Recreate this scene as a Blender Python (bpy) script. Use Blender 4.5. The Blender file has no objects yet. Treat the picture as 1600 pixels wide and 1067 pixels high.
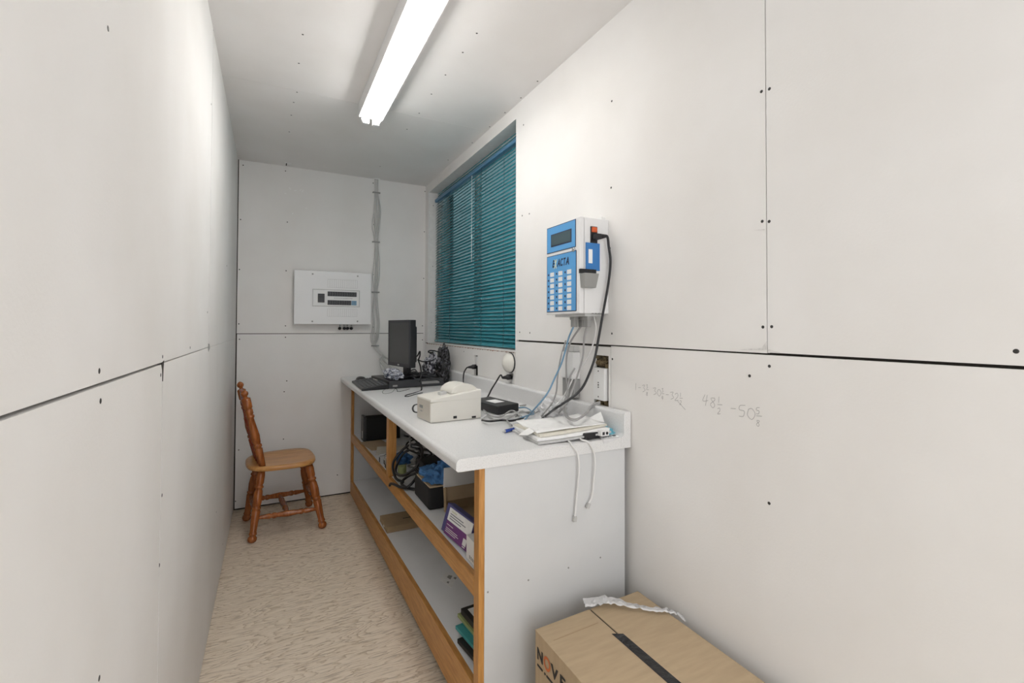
import bpy, bmesh, math, random
from mathutils import Vector, Matrix, Euler
random.seed(7)
SC = bpy.context.scene
COL = SC.collection
W, D, H, YN = 1.348, 3.784, 2.44, -1.05      # room width, far wall, ceiling height, near wall
PI = math.pi

# ---------------------------------------------------------------- camera
cam = bpy.data.cameras.new('camera'); co = bpy.data.objects.new('camera', cam); COL.objects.link(co)
cam.sensor_width = 36; cam.lens = 734.9 / 1600 * 36; cam.clip_start = 0.02
cam.shift_x = 0.0; cam.shift_y = -(533.5 - 498.1) / 1600
yaw, pitch, roll = 0.47503, 0.01796, 0.003477
fw = Vector((math.sin(yaw) * math.cos(pitch), math.cos(yaw) * math.cos(pitch), math.sin(pitch)))
rt0 = Vector((math.cos(yaw), -math.sin(yaw), 0)); up0 = rt0.cross(fw)
rt = rt0 * math.cos(roll) + up0 * math.sin(roll); up = -rt0 * math.sin(roll) + up0 * math.cos(roll)
m = Matrix((( rt.x, up.x, -fw.x), (rt.y, up.y, -fw.y), (rt.z, up.z, -fw.z))).to_4x4()
m.translation = (0.2117, 0, 1.2731); co.matrix_world = m
SC.camera = co

# ---------------------------------------------------------------- world, exposure
w = bpy.data.worlds.new('world'); SC.world = w; w.use_nodes = True
w.node_tree.nodes['Background'].inputs[0].default_value = (0.98, 0.985, 1.0, 1)
w.node_tree.nodes['Background'].inputs[1].default_value = 2.3
SC.view_settings.view_transform = 'Standard'; SC.view_settings.look = 'None'
SC.view_settings.gamma = 1.0; SC.view_settings.use_curve_mapping = False
SC.view_settings.exposure = 0.15
TUBE = 21.0

# ---------------------------------------------------------------- materials
def nt(name):
    m = bpy.data.materials.new(name); m.use_nodes = True
    n = m.node_tree.nodes; l = m.node_tree.links
    return m, n, l, n['Principled BSDF']
def mat(name, col, rough=0.5, metal=0.0, var=0.0, scale=20.0, bump=0.0, bscale=None, spec=None, trans=0.0, alpha=1.0, stretch=(1,1,1)):
    m, n, l, b = nt(name)
    b.inputs['Base Color'].default_value = (*col, 1); b.inputs['Roughness'].default_value = rough
    b.inputs['Metallic'].default_value = metal
    if spec is not None: b.inputs['Specular IOR Level'].default_value = spec
    if trans: b.inputs['Transmission Weight'].default_value = trans
    if alpha < 1: b.inputs['Alpha'].default_value = alpha
    if var or bump:
        tc = n.new('ShaderNodeTexCoord'); mp = n.new('ShaderNodeMapping'); l.new(tc.outputs['Object'], mp.inputs[0])
        mp.inputs['Scale'].default_value = stretch
    if var:
        t = n.new('ShaderNodeTexNoise'); t.inputs['Scale'].default_value = scale; t.inputs['Detail'].default_value = 5
        l.new(mp.outputs[0], t.inputs['Vector'])
        r = n.new('ShaderNodeValToRGB'); r.color_ramp.elements[0].position = .3; r.color_ramp.elements[1].position = .7
        r.color_ramp.elements[0].color = (*[c * (1 - var) for c in col], 1)
        r.color_ramp.elements[1].color = (*[min(1, c * (1 + var)) for c in col], 1)
        l.new(t.outputs['Fac'], r.inputs[0]); l.new(r.outputs[0], b.inputs['Base Color'])
    if bump:
        t2 = n.new('ShaderNodeTexNoise'); t2.inputs['Scale'].default_value = bscale or scale; t2.inputs['Detail'].default_value = 4
        l.new(mp.outputs[0], t2.inputs['Vector'])
        bp = n.new('ShaderNodeBump'); bp.inputs['Strength'].default_value = bump; bp.inputs['Distance'].default_value = .01
        l.new(t2.outputs['Fac'], bp.inputs['Height']); l.new(bp.outputs[0], b.inputs['Normal'])
    return m
def drywall(name, col, flecks=True):
    m, n, l, b = nt(name); b.inputs['Roughness'].default_value = .9; b.inputs['Specular IOR Level'].default_value = .15
    tc = n.new('ShaderNodeTexCoord')
    a = n.new('ShaderNodeTexNoise'); a.inputs['Scale'].default_value = 2.2; a.inputs['Detail'].default_value = 6; l.new(tc.outputs['Object'], a.inputs['Vector'])
    r = n.new('ShaderNodeValToRGB'); r.color_ramp.elements[0].position = .3; r.color_ramp.elements[1].position = .72
    r.color_ramp.elements[0].color = (col[0] * .955, col[1] * .945, col[2] * .93, 1); r.color_ramp.elements[1].color = (col[0] * 1.03, col[1] * 1.03, col[2] * 1.03, 1)
    l.new(a.outputs['Fac'], r.inputs[0])
    # a few pale scuffs in the paper
    s = n.new('ShaderNodeTexNoise'); s.inputs['Scale'].default_value = 9; s.inputs['Detail'].default_value = 3; l.new(tc.outputs['Object'], s.inputs['Vector'])
    sr = n.new('ShaderNodeValToRGB'); sr.color_ramp.elements[0].position = .735; sr.color_ramp.elements[1].position = .765; l.new(s.outputs['Fac'], sr.inputs[0])
    mx = n.new('ShaderNodeMixRGB'); mx.inputs[2].default_value = (.82, .81, .79, 1)
    mu = n.new('ShaderNodeMath'); mu.operation = 'MULTIPLY'; mu.inputs[1].default_value = .45 if flecks else 0; l.new(sr.outputs[0], mu.inputs[0])
    l.new(mu.outputs[0], mx.inputs[0]); l.new(r.outputs[0], mx.inputs[1]); l.new(mx.outputs[0], b.inputs['Base Color'])
    f = n.new('ShaderNodeTexNoise'); f.inputs['Scale'].default_value = 160; f.inputs['Detail'].default_value = 3; l.new(tc.outputs['Object'], f.inputs['Vector'])
    bp = n.new('ShaderNodeBump'); bp.inputs['Strength'].default_value = .10; bp.inputs['Distance'].default_value = .003
    l.new(f.outputs['Fac'], bp.inputs['Height']); l.new(bp.outputs[0], b.inputs['Normal'])
    return m
def plywood():
    m, n, l, b = nt('plywood'); b.inputs['Roughness'].default_value = .62
    tc = n.new('ShaderNodeTexCoord'); mp = n.new('ShaderNodeMapping'); mp.inputs['Scale'].default_value = (1.0, 4.2, 1); l.new(tc.outputs['Object'], mp.inputs[0])
    big = n.new('ShaderNodeTexNoise'); big.inputs['Scale'].default_value = 1.6; big.inputs['Detail'].default_value = 2; l.new(mp.outputs[0], big.inputs['Vector'])
    mul = n.new('ShaderNodeMath'); mul.operation = 'MULTIPLY'; mul.inputs[1].default_value = 26; l.new(big.outputs['Fac'], mul.inputs[0])
    n2 = n.new('ShaderNodeTexNoise'); n2.inputs['Scale'].default_value = 9; n2.inputs['Detail'].default_value = 5; l.new(mp.outputs[0], n2.inputs['Vector'])
    ad = n.new('ShaderNodeMath'); ad.operation = 'ADD'; m3 = n.new('ShaderNodeMath'); m3.operation = 'MULTIPLY'; m3.inputs[1].default_value = 3.2
    l.new(n2.outputs['Fac'], m3.inputs[0]); l.new(mul.outputs[0], ad.inputs[0]); l.new(m3.outputs[0], ad.inputs[1])
    fr = n.new('ShaderNodeMath'); fr.operation = 'FRACT'; l.new(ad.outputs[0], fr.inputs[0])
    r = n.new('ShaderNodeValToRGB'); e = r.color_ramp.elements
    e[0].position = 0; e[0].color = (.40, .29, .18, 1); e[1].position = 1; e[1].color = (.78, .67, .53, 1)
    x = e.new(.10); x.color = (.58, .46, .32, 1); x = e.new(.28); x.color = (.75, .64, .50, 1); x = e.new(.8); x.color = (.82, .715, .575, 1)
    l.new(fr.outputs[0], r.inputs[0])
    # short dark fibres
    mp2 = n.new('ShaderNodeMapping'); mp2.inputs['Scale'].default_value = (5, 48, 1); mp2.inputs['Rotation'].default_value = (0, 0, .10); l.new(tc.outputs['Object'], mp2.inputs[0])
    fb = n.new('ShaderNodeTexNoise'); fb.inputs['Scale'].default_value = 2.6; fb.inputs['Detail'].default_value = 4; l.new(mp2.outputs[0], fb.inputs['Vector'])
    fr2 = n.new('ShaderNodeValToRGB'); fr2.color_ramp.elements[0].position = .54; fr2.color_ramp.elements[1].position = .68; l.new(fb.outputs['Fac'], fr2.inputs[0])
    mx = n.new('ShaderNodeMixRGB'); mx.inputs[2].default_value = (.26, .175, .105, 1); mm = n.new('ShaderNodeMath'); mm.operation = 'MULTIPLY'; mm.inputs[1].default_value = .75
    l.new(fr2.outputs[0], mm.inputs[0]); l.new(mm.outputs[0], mx.inputs[0]); l.new(r.outputs[0], mx.inputs[1])
    # greyish worn mottling
    wn = n.new('ShaderNodeTexNoise'); wn.inputs['Scale'].default_value = 3.0; wn.inputs['Detail'].default_value = 6; l.new(tc.outputs['Object'], wn.inputs['Vector'])
    mx2 = n.new('ShaderNodeMixRGB'); mx2.inputs[2].default_value = (.80, .72, .62, 1); m5 = n.new('ShaderNodeMath'); m5.operation = 'MULTIPLY'; m5.inputs[1].default_value = .40
    l.new(wn.outputs['Fac'], m5.inputs[0]); l.new(m5.outputs[0], mx2.inputs[0]); l.new(mx.outputs[0], mx2.inputs[1]); l.new(mx2.outputs[0], b.inputs['Base Color'])
    return m
def wood(name, c1, c2, rough=.4, axis=1, sc=14):
    m, n, l, b = nt(name); b.inputs['Roughness'].default_value = rough
    tc = n.new('ShaderNodeTexCoord'); mp = n.new('ShaderNodeMapping')
    s = [9, 9, 9]; s[axis] = .9; mp.inputs['Scale'].default_value = s; l.new(tc.outputs['Object'], mp.inputs[0])
    t = n.new('ShaderNodeTexNoise'); t.inputs['Scale'].default_value = sc; t.inputs['Detail'].default_value = 6; l.new(mp.outputs[0], t.inputs['Vector'])
    r = n.new('ShaderNodeValToRGB'); r.color_ramp.elements[0].position = .34; r.color_ramp.elements[1].position = .66
    r.color_ramp.elements[0].color = (*c1, 1); r.color_ramp.elements[1].color = (*c2, 1)
    l.new(t.outputs['Fac'], r.inputs[0]); l.new(r.outputs[0], b.inputs['Base Color'])
    return m
def speckle(name, c1, c2, rough=.35, scale=260):
    m, n, l, b = nt(name); b.inputs['Roughness'].default_value = rough
    tc = n.new('ShaderNodeTexCoord')
    t = n.new('ShaderNodeTexNoise'); t.inputs['Scale'].default_value = scale; t.inputs['Detail'].default_value = 2; l.new(tc.outputs['Object'], t.inputs['Vector'])
    r = n.new('ShaderNodeValToRGB'); r.color_ramp.elements[0].position = .36; r.color_ramp.elements[1].position = .5
    r.color_ramp.elements[0].color = (*c2, 1); r.color_ramp.elements[1].color = (*c1, 1)
    l.new(t.outputs['Fac'], r.inputs[0]); l.new(r.outputs[0], b.inputs['Base Color'])
    return m
def emit(name, col, s):
    m, n, l, b = nt(name); b.inputs['Base Color'].default_value = (*col, 1)
    b.inputs['Emission Color'].default_value = (*col, 1); b.inputs['Emission Strength'].default_value = s
    return m
def plastic_film(name, col, alpha=.35):
    m = mat(name, col, .12, alpha=alpha, bump=.6, bscale=60)
    return m
M = {}
M['wall'] = drywall('drywall_paper', (.825, .815, .80))
M['ceil'] = drywall('ceiling_drywall', (.845, .83, .82))
M['gap'] = mat('dark_gap', (.035, .03, .025), .95)
M['core'] = mat('gypsum_core', (.72, .71, .69), .95, var=.15, scale=80)
M['sill'] = mat('painted_sill', (.78, .77, .75), .6, var=.05, scale=30)
M['torn'] = mat('torn_paper', (.28, .15, .10), .9, var=.5, scale=90)
M['ply'] = plywood()
M['oak'] = wood('oak_trim', (.44, .195, .045), (.60, .30, .085), .4, 1)
M['oakz'] = wood('oak_trim_upright', (.44, .195, .045), (.60, .30, .085), .4, 2)
M['melamine'] = mat('white_melamine', (.67, .68, .685), .38, var=.02, scale=6)  # end panels: white darkened to offset the strong frontal light
M['melamine_lifted'] = mat('white_melamine_lifted', (.86, .87, .88), .4, var=.02, scale=6)  # same melamine, painted lighter to stand in for light inside the cabinet
M['top'] = speckle('speckled_laminate', (.78, .78, .775), (.70, .70, .695), .32)
M['keycap'] = mat('keycap', (.07, .072, .078), .5)
M['chair'] = wood('chair_stain', (.23, .062, .014), (.42, .135, .032), .22, 2, 10)
M['chair_red'] = wood('chair_red_stain', (.24, .035, .010), (.38, .075, .02), .25, 2, 10)
M['seat'] = wood('seat_worn_wood', (.46, .20, .055), (.68, .37, .13), .28, 0, 8)
M['pale'] = mat('worn_pale_wood', (.60, .48, .36), .5, var=.15)
M['white_metal'] = mat('white_enamel', (.80, .80, .80), .35)
M['white_pl'] = mat('white_plastic', (.80, .80, .79), .4)
M['cream_pl'] = mat('cream_plastic', (.76, .74, .68), .45)
M['cream_side'] = mat('beige_plastic', (.60, .56, .49), .5)
M['black'] = mat('black_plastic', (.012, .012, .014), .38)
M['black_m'] = mat('matte_black', (.010, .010, .011), .75)
M['dgrey'] = mat('dark_grey_plastic', (.035, .037, .042), .45)
M['screen'] = mat('screen_glass', (.035, .036, .037), .28, var=.1, scale=3)
M['mgrey'] = mat('grey_plastic', (.30, .30, .29), .5)
M['lgrey'] = mat('light_grey_plastic', (.55, .55, .54), .5)
M['chrome'] = mat('metal', (.6, .6, .6), .25, metal=1)
M['screw'] = mat('screw_black', (.03, .028, .026), .5)
M['blue'] = mat('panel_blue', (.10, .34, .66), .4)
M['blue2'] = mat('card_blue', (.04, .20, .52), .35)
M['navy'] = mat('navy_print', (.015, .02, .06), .5)
M['yellow'] = mat('pale_yellow_print', (.72, .74, .55), .5)
M['lcd'] = mat('lcd_glass', (.075, .115, .13), .15)
M['orange'] = mat('orange_rocker', (.62, .10, .02), .3)
M['bright'] = mat('bright_plaster', (.93, .93, .92), .9)
M['paper'] = mat('paper', (.88, .88, .87), .8, var=.04, scale=40, bump=.25, bscale=25)
M['paper2'] = mat('cream_paper', (.70, .67, .58), .8, var=.06, scale=40)
M['ink'] = mat('pencil_ink', (.25, .25, .28), .8)
M['pencil'] = mat('pencil_line', (.36, .35, .345), .8)
M['pen'] = mat('pen_blue', (.015, .06, .36), .25)
M['slat'] = mat('teal_slat', (.030, .25, .31), .25, var=.2, scale=2.2)
M['rail'] = mat('blue_headrail', (.07, .20, .34), .35)
M['cord'] = mat('dark_cord', (.02, .06, .08), .7)
M['wand'] = mat('clear_wand', (.85, .9, .9), .1, alpha=.55)
M['glass'] = mat('pane_glass', (.10, .16, .17), .03, trans=.85)
M['kraft'] = mat('kraft_carton', (.47, .355, .225), .75, var=.06, scale=12, bump=.1, bscale=50, stretch=(1, 6, 1))
M['kraft_d'] = mat('kraft_brown', (.36, .255, .145), .8, var=.12, scale=10)
M['tape'] = mat('black_tape', (.012, .012, .014), .12, bump=.4, bscale=40)
M['film'] = plastic_film('stretch_film', (.92, .92, .93), .5)
M['filmw'] = plastic_film('cloudy_film', (.80, .80, .81), .93)
M['strip'] = plastic_film('white_film', (.90, .90, .91), .80)
M['print_o'] = mat('orange_print', (.60, .15, .035), .6)
M['print_k'] = mat('black_print', (.02, .018, .016), .6)
M['purple'] = mat('purple_print', (.17, .045, .20), .45)
M['violet'] = mat('blue_violet_card', (.07, .065, .21), .45)
M['cloth'] = mat('blue_cloth', (.06, .18, .40), .95, var=.25, scale=18, bump=.3, bscale=120)
M['bluecable'] = mat('blue_cable_jacket', (.17, .32, .46), .45)
M['greycable'] = mat('grey_cable_jacket', (.36, .355, .35), .5)
M['whitecable'] = mat('white_cable_jacket', (.78, .78, .77), .45)
M['romex'] = mat('pale_grey_cable', (.58, .575, .56), .55)
M['olive'] = mat('olive_cover', (.33, .38, .16), .5)
M['teal_c'] = mat('teal_cover', (.05, .32, .33), .5)
M['red_c'] = mat('dark_red_cover', (.22, .05, .05), .5, var=.4, scale=30)
M['brown'] = mat('brown_mud', (.16, .12, .065), .95, var=.7, scale=50, bump=1, bscale=60)
M['cyan'] = mat('pale_blue_wrap', (.18, .50, .62), .4)
M['tube'] = emit('fluorescent_tube', (1.0, .985, .96), TUBE)
def crinkle(name, dark, light, scale, t=.5):
    m, n, l, b = nt(name); b.inputs['Roughness'].default_value = .12
    tc = n.new('ShaderNodeTexCoord'); a = n.new('ShaderNodeTexNoise'); a.inputs['Scale'].default_value = scale; a.inputs['Detail'].default_value = 3; a.inputs['Distortion'].default_value = 1.6
    l.new(tc.outputs['Object'], a.inputs['Vector'])
    r = n.new('ShaderNodeValToRGB'); r.color_ramp.elements[0].position = t - .03; r.color_ramp.elements[1].position = t + .03
    r.color_ramp.elements[0].color = (*dark, 1); r.color_ramp.elements[1].color = (*light, 1)
    l.new(a.outputs['Fac'], r.inputs[0]); l.new(r.outputs[0], b.inputs['Base Color'])
    bp = n.new('ShaderNodeBump'); bp.inputs['Strength'].default_value = .9; bp.inputs['Distance'].default_value = .02
    l.new(a.outputs['Fac'], bp.inputs['Height']); l.new(bp.outputs[0], b.inputs['Normal'])
    return m
M['bag_black'] = crinkle('black_bag', (.01, .01, .012), (.10, .10, .115), 26, .56)
M['bag_mix'] = crinkle('bag_of_dark_cables', (.03, .03, .045), (.62, .62, .68), 26, .50)
M['bag_clear'] = crinkle('bag_film_blue_grey', (.16, .18, .26), (.62, .64, .70), 30, .45)

# ---------------------------------------------------------------- mesh helpers
def V(*a): return Vector(a if len(a) == 3 else a[0])
class MB:
    def __init__(s): s.bm = bmesh.new()
    def box(s, x0, x1, y0, y1, z0, z1, mi=0):
        vs = [s.bm.verts.new((x, y, z)) for x in (x0, x1) for y in (y0, y1) for z in (z0, z1)]
        for f in ((0, 1, 3, 2), (4, 6, 7, 5), (0, 4, 5, 1), (2, 3, 7, 6), (0, 2, 6, 4), (1, 5, 7, 3)):
            s.bm.faces.new([vs[i] for i in f]).material_index = mi
        return vs
    def obox(s, c, size, rot=(0, 0, 0), mi=0):
        vs = s.box(*[v for d in size for v in (-d / 2, d / 2)], mi=mi)
        R = Euler(rot).to_matrix()
        for v in vs: v.co = R @ v.co + V(c)
        return vs
    def hexa(s, pts, mi=0):     # 8 points: bottom four then top four, same order
        vs = [s.bm.verts.new(p) for p in pts]
        for f in ((3, 2, 1, 0), (4, 5, 6, 7), (0, 1, 5, 4), (1, 2, 6, 5), (2, 3, 7, 6), (3, 0, 4, 7)):
            s.bm.faces.new([vs[i] for i in f]).material_index = mi
    def prism(s, poly, axis, a, b, mi=0):   # poly of 2D points, extruded on axis from a to b
        def P(q, t):
            return {0: (t, q[0], q[1]), 1: (q[0], t, q[1]), 2: (q[0], q[1], t)}[axis]
        A = [s.bm.verts.new(P(q, a)) for q in poly]; Bv = [s.bm.verts.new(P(q, b)) for q in poly]
        n = len(poly)
        s.bm.faces.new(A).material_index = mi; s.bm.faces.new(Bv[::-1]).material_index = mi
        for i in range(n): s.bm.faces.new((A[i], Bv[i], Bv[(i + 1) % n], A[(i + 1) % n])).material_index = mi
    def lathe(s, a, b, prof, n=16, mi=0, caps=True):   # prof: (t along a->b, radius)
        a, b = V(a), V(b); d = (b - a); q = d.normalized().to_track_quat('Z', 'Y'); rings = []
        for t, r in prof:
            c = a + d * t
            rings.append([s.bm.verts.new(c + q @ V(r * math.cos(2 * PI * k / n), r * math.sin(2 * PI * k / n), 0)) for k in range(n)])
        for i in range(len(rings) - 1):
            for k in range(n):
                f = s.bm.faces.new((rings[i][k], rings[i][(k + 1) % n], rings[i + 1][(k + 1) % n], rings[i + 1][k])); f.smooth = True; f.material_index = mi
        if caps:
            s.bm.faces.new(rings[0][::-1]).material_index = mi; s.bm.faces.new(rings[-1]).material_index = mi
    def cyl(s, a, b, r, n=16, mi=0, r2=None): s.lathe(a, b, [(0, r), (1, r2 or r)], n, mi)
    def tube(s, pts, r, n=8, sub=6, mi=0):
        P = spline([V(p) for p in pts], sub); rings = []; prev = None
        for i, p in enumerate(P):
            t = (P[min(i + 1, len(P) - 1)] - P[max(i - 1, 0)]).normalized()
            if prev is None:
                u = t.orthogonal().normalized()
            else:
                u = prev - t * prev.dot(t); u = u.normalized() if u.length > 1e-6 else t.orthogonal().normalized()
            prev = u; v = t.cross(u)
            rings.append([s.bm.verts.new(p + (u * math.cos(2 * PI * k / n) + v * math.sin(2 * PI * k / n)) * r) for k in range(n)])
        for i in range(len(rings) - 1):
            for k in range(n):
                f = s.bm.faces.new((rings[i][k], rings[i][(k + 1) % n], rings[i + 1][(k + 1) % n], rings[i + 1][k])); f.smooth = True; f.material_index = mi
        s.bm.faces.new(rings[0][::-1]).material_index = mi; s.bm.faces.new(rings[-1]).material_index = mi
    def build(s, name, mats, parent=None, origin=None, bevel=0, seg=2, smooth=False, rot=None):
        bmesh.ops.recalc_face_normals(s.bm, faces=s.bm.faces)
        me = bpy.data.meshes.new(name)
        o = bpy.data.objects.new(name, me); COL.objects.link(o)
        if parent is not None:
            off = wloc(parent); o.parent = parent
        else:
            if origin is None:
                xs = [v.co for v in s.bm.verts]
                origin = ((min(c.x for c in xs) + max(c.x for c in xs)) / 2, (min(c.y for c in xs) + max(c.y for c in xs)) / 2, min(c.z for c in xs))
            off = V(origin); o.location = off
        for v in s.bm.verts: v.co -= off
        s.bm.to_mesh(me); s.bm.free()
        for k in (mats if isinstance(mats, (list, tuple)) else [mats]): me.materials.append(M[k])
        if smooth:
            for p in me.polygons: p.use_smooth = True
        if bevel:
            bv = o.modifiers.new('bevel', 'BEVEL'); bv.width = bevel; bv.segments = seg; bv.limit_method = 'ANGLE'; bv.angle_limit = .6
            for p in me.polygons: p.use_smooth = True
            wn = o.modifiers.new('wn', 'WEIGHTED_NORMAL'); wn.keep_sharp = True
        return o
def wloc(o):
    p = V(0, 0, 0)
    while o is not None: p = p + o.location; o = o.parent
    return p
def spline(P, sub):
    if len(P) < 3: return P
    out = []
    for i in range(len(P) - 1):
        p0 = P[i - 1] if i else P[0] * 2 - P[1]; p1, p2 = P[i], P[i + 1]; p3 = P[i + 2] if i + 2 < len(P) else P[-1] * 2 - P[-2]
        for k in range(sub):
            t = k / sub
            out.append(.5 * ((2 * p1) + (p2 - p0) * t + (2 * p0 - 5 * p1 + 4 * p2 - p3) * t * t + (3 * p1 - p0 - 3 * p2 + p3) * t ** 3))
    out.append(P[-1]); return out
def tag(o, label, cat, group=None):
    o['label'] = label; o['category'] = cat
    if group: o['group'] = group
    return o
def thing(name, loc, label, cat, group=None):
    o = bpy.data.objects.new(name, None); COL.objects.link(o); o.location = loc; o.empty_display_size = .05
    return tag(o, label, cat, group)
def struct(o): o['kind'] = 'structure'; return o
def part(name, mats, parent, fn, **k):
    b = MB(); fn(b); return b.build(name, mats, parent, **k)
def cable(name, mats, pts, r, label, cat='cable', group=None, sub=8):
    b = MB(); b.tube(pts, r, 8, sub); o = b.build(name, mats, origin=pts[-1]); return tag(o, label, cat, group)
def dup(root, loc=None, rot=None):
    c = root.copy(); COL.objects.link(c)
    def rec(src, dst):
        for ch in list(src.children):
            d = ch.copy(); COL.objects.link(d); d.parent = dst; rec(ch, d)
    rec(root, c)
    if loc is not None: c.location = loc
    if rot is not None: c.rotation_euler = rot
    return c
def text_mesh(name, s, size, matname, parent, origin, xd, yd, shear=0, depth=.0006, width=None):
    cu = bpy.data.curves.new(name, 'FONT'); cu.body = s; cu.size = size; cu.shear = shear; cu.extrude = depth; cu.offset = size * .022
    t = bpy.data.objects.new(name, cu); COL.objects.link(t)
    bpy.context.view_layer.update()
    dg = bpy.context.evaluated_depsgraph_get(); me = bpy.data.meshes.new_from_object(t.evaluated_get(dg))
    bpy.data.objects.remove(t)
    o = bpy.data.objects.new(name, me); COL.objects.link(o)
    if width:
        wx = max(v.co.x for v in me.vertices)
        for v in me.vertices: v.co.x *= width / wx
    xd, yd = V(xd), V(yd); zd = xd.cross(yd); R = Matrix((xd, yd, zd)).transposed()
    off = V(origin) - wloc(parent)
    for v in me.vertices: v.co = R @ v.co + off
    me.materials.clear(); me.materials.append(M[matname]); o.parent = parent
    return o
def ribbon(b, pts, wdt, nrm, off=.0006, mi=0):   # thin drawn stroke lying on a surface
    nrm = V(nrm)
    for i in range(len(pts) - 1):
        a, c = V(pts[i]), V(pts[i + 1]); d = (c - a)
        if d.length < 1e-6: continue
        sd = d.normalized().cross(nrm) * wdt / 2; o = nrm * off
        q = [a - sd, a + sd, c + sd, c - sd]
        vs = [b.bm.verts.new(p + o) for p in q]; b.bm.faces.new(vs).material_index = mi

# ================================================================= ROOM SHELL
TB = .0127; G = .0025
def screws(parent, pts, nrm, mesh=[None]):
    if mesh[0] is None:
        b = MB(); b.lathe((0, 0, -.0015), (0, 0, .0006), [(0, .0042), (.8, .0042), (1, .0030)], 10)
        me = bpy.data.meshes.new('screw_head'); bmesh.ops.recalc_face_normals(b.bm, faces=b.bm.faces); b.bm.to_mesh(me); me.materials.append(M['screw']); mesh[0] = me
    q = V(nrm).to_track_quat('Z', 'Y').to_euler()
    for p in pts:
        o = bpy.data.objects.new('screw_head', mesh[0]); COL.objects.link(o); o.parent = parent; o.location = V(p) - wloc(parent); o.rotation_euler = q
# floor
b = MB(); b.box(-.03, W + .03, YN, D + .03, -.03, 0); floor = struct(b.build('floor', 'ply', origin=(0, 0, 0)))
# ceiling: two sheets meeting at Y 2.54
b = MB(); b.box(0, W, YN, 2.539, H, H + TB); b.box(0, W, 2.541, D, H, H + TB, 0); b.box(-.05, W + .2, YN, D + .05, H + TB, H + .05, 1)
ceil = struct(b.build('ceiling', ['ceil', 'gap'], origin=(0, 0, H)))
cs = [(0.315,2.038,2.440), (0.312,2.271,2.440), (0.318,2.557,2.440), (0.308,2.682,2.440), (0.303,2.852,2.440), (0.301,3.103,2.440), (0.929,1.709,2.440), (0.927,1.857,2.440), (0.921,2.061,2.440), (0.918,2.265,2.440), (0.923,2.500,2.440), (1.327,1.912,2.440), (1.334,2.091,2.440), (1.335,2.276,2.440), (1.336,2.479,2.440), (1.337,2.746,2.440), (1.305,3.111,2.440), (0.911,3.466,2.440), (0.918,2.738,2.440)]
screws(ceil, [(x, y, H) for x, y, z in cs], (0, 0, -1))
# left wall
b = MB()
def yz(b, x0, x1, ys, zs, mi=0): b.box(x0, x1, ys[0], ys[1], zs[0], zs[1], mi)
yz(b, -TB, 0, (2.174, D + .02), (1.191, H)); yz(b, -TB, 0, (YN, 2.166), (1.193, H))
yz(b, -TB, 0, (YN, 1.286), (.006, 1.188)); yz(b, -TB, 0, (1.293, D + .02), (.006, 1.190))
yz(b, -.05, -TB, (YN, D + .05), (0, H + .03), 1)
wl = struct(b.build('wall_left', ['wall', 'gap'], origin=(0, 0, 0)))
screws(wl, [(0.000,0.850,1.210), (0.000,0.858,1.167), (0.000,1.286,1.205), (-0.000,1.269,1.166), (0.000,1.691,1.209), (0.000,1.305,0.893), (0.000,1.290,0.744), (0.000,0.876,0.769), (0.000,2.960,0.109), (0.000,2.579,0.412), (0.000,2.134,2.130), (0.000,2.112,1.326), (0, 2.96, 1.6), (0, .86, 1.7)], (1, 0, 0))
# torn corner chips where the seams meet
b = MB(); b.prism([(1.300, 1.196), (1.272, 1.190), (1.283, 1.176), (1.291, 1.150), (1.296, 1.180)], 0, -.001, .0008); b.build('paper_tear', 'gap', wl)
b = MB(); b.prism([(2.19, 1.204), (2.155, 1.206), (2.15, 1.188), (2.165, 1.175), (2.205, 1.186)], 0, -.001, .0010); b.build('paper_tear', 'mgrey', wl)
# back wall
b = MB()
b.box(.006, W, D, D + TB, 1.2235, H); b.box(.008, 1.337, D, D + TB, .012, 1.219); b.box(-.05, W + .25, D + TB, D + .05, 0, H + .03, 1); b.box(1.339, W + .01, D + .002, D + TB, .012, 1.2235, 0)
wb = struct(b.build('wall_back', ['wall', 'gap'], origin=(0, D, 0)))
screws(wb, [(0.031,3.784,2.404), (0.299,3.784,2.405), (0.020,3.784,2.020), (0.315,3.784,2.033), (0.017,3.784,1.670), (0.311,3.784,1.678), (0.018,3.784,1.290), (0.311,3.784,1.278), (0.023,3.784,1.183), (0.312,3.784,1.195), (0.922,3.784,2.406), (0.930,3.784,2.078), (0.928,3.784,1.683), (0.932,3.784,1.271), (1.342,3.784,2.397), (1.339,3.784,2.061), (1.336,3.784,1.674), (1.328,3.784,1.283), (1.329,3.784,1.167), (0.308,3.784,0.802), (0.307,3.784,0.461), (0.028,3.784,0.415), (0.677,3.784,0.152), (0.013,3.784,0.064), (0.324,3.784,0.879)], (0, -1, 0))
b = MB()
for px, pz in ((.40, 2.28), (.415, 2.275), (.365, 2.27), (.30, 2.24), (.44, 2.15), (.35, 2.10), (.33, 2.28)):
    b.obox((px, D - .0005, pz), (.010 + random.random() * .018, .001, .004), (0, random.uniform(-1.2, 1.2), 0))
b.build('plaster_scuff', 'bright', wb)
# right wall: sheets around the window opening (Y 2.17-3.70, Z 1.147-2.368)
WY0, WY1, WZ0, WZ1 = 2.170, 3.700, 1.147, 2.368
b = MB(); X0, X1 = W, W + TB
yz(b, X0, X1, (YN, .774), (1.2105, H)); yz(b, X0, X1, (.7765, WY0), (1.2085, H))
yz(b, X0, X1, (WY0, D), (WZ1, H)); yz(b, X0, X1, (WY1, D), (WZ0, WZ1))
yz(b, X0, X1, (YN, 1.328), (.006, 1.204)); yz(b, X0, X1, (1.328, 1.338), (.90, 1.204)); yz(b, X0, X1, (1.338, 1.398), (.006, 1.204))
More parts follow.
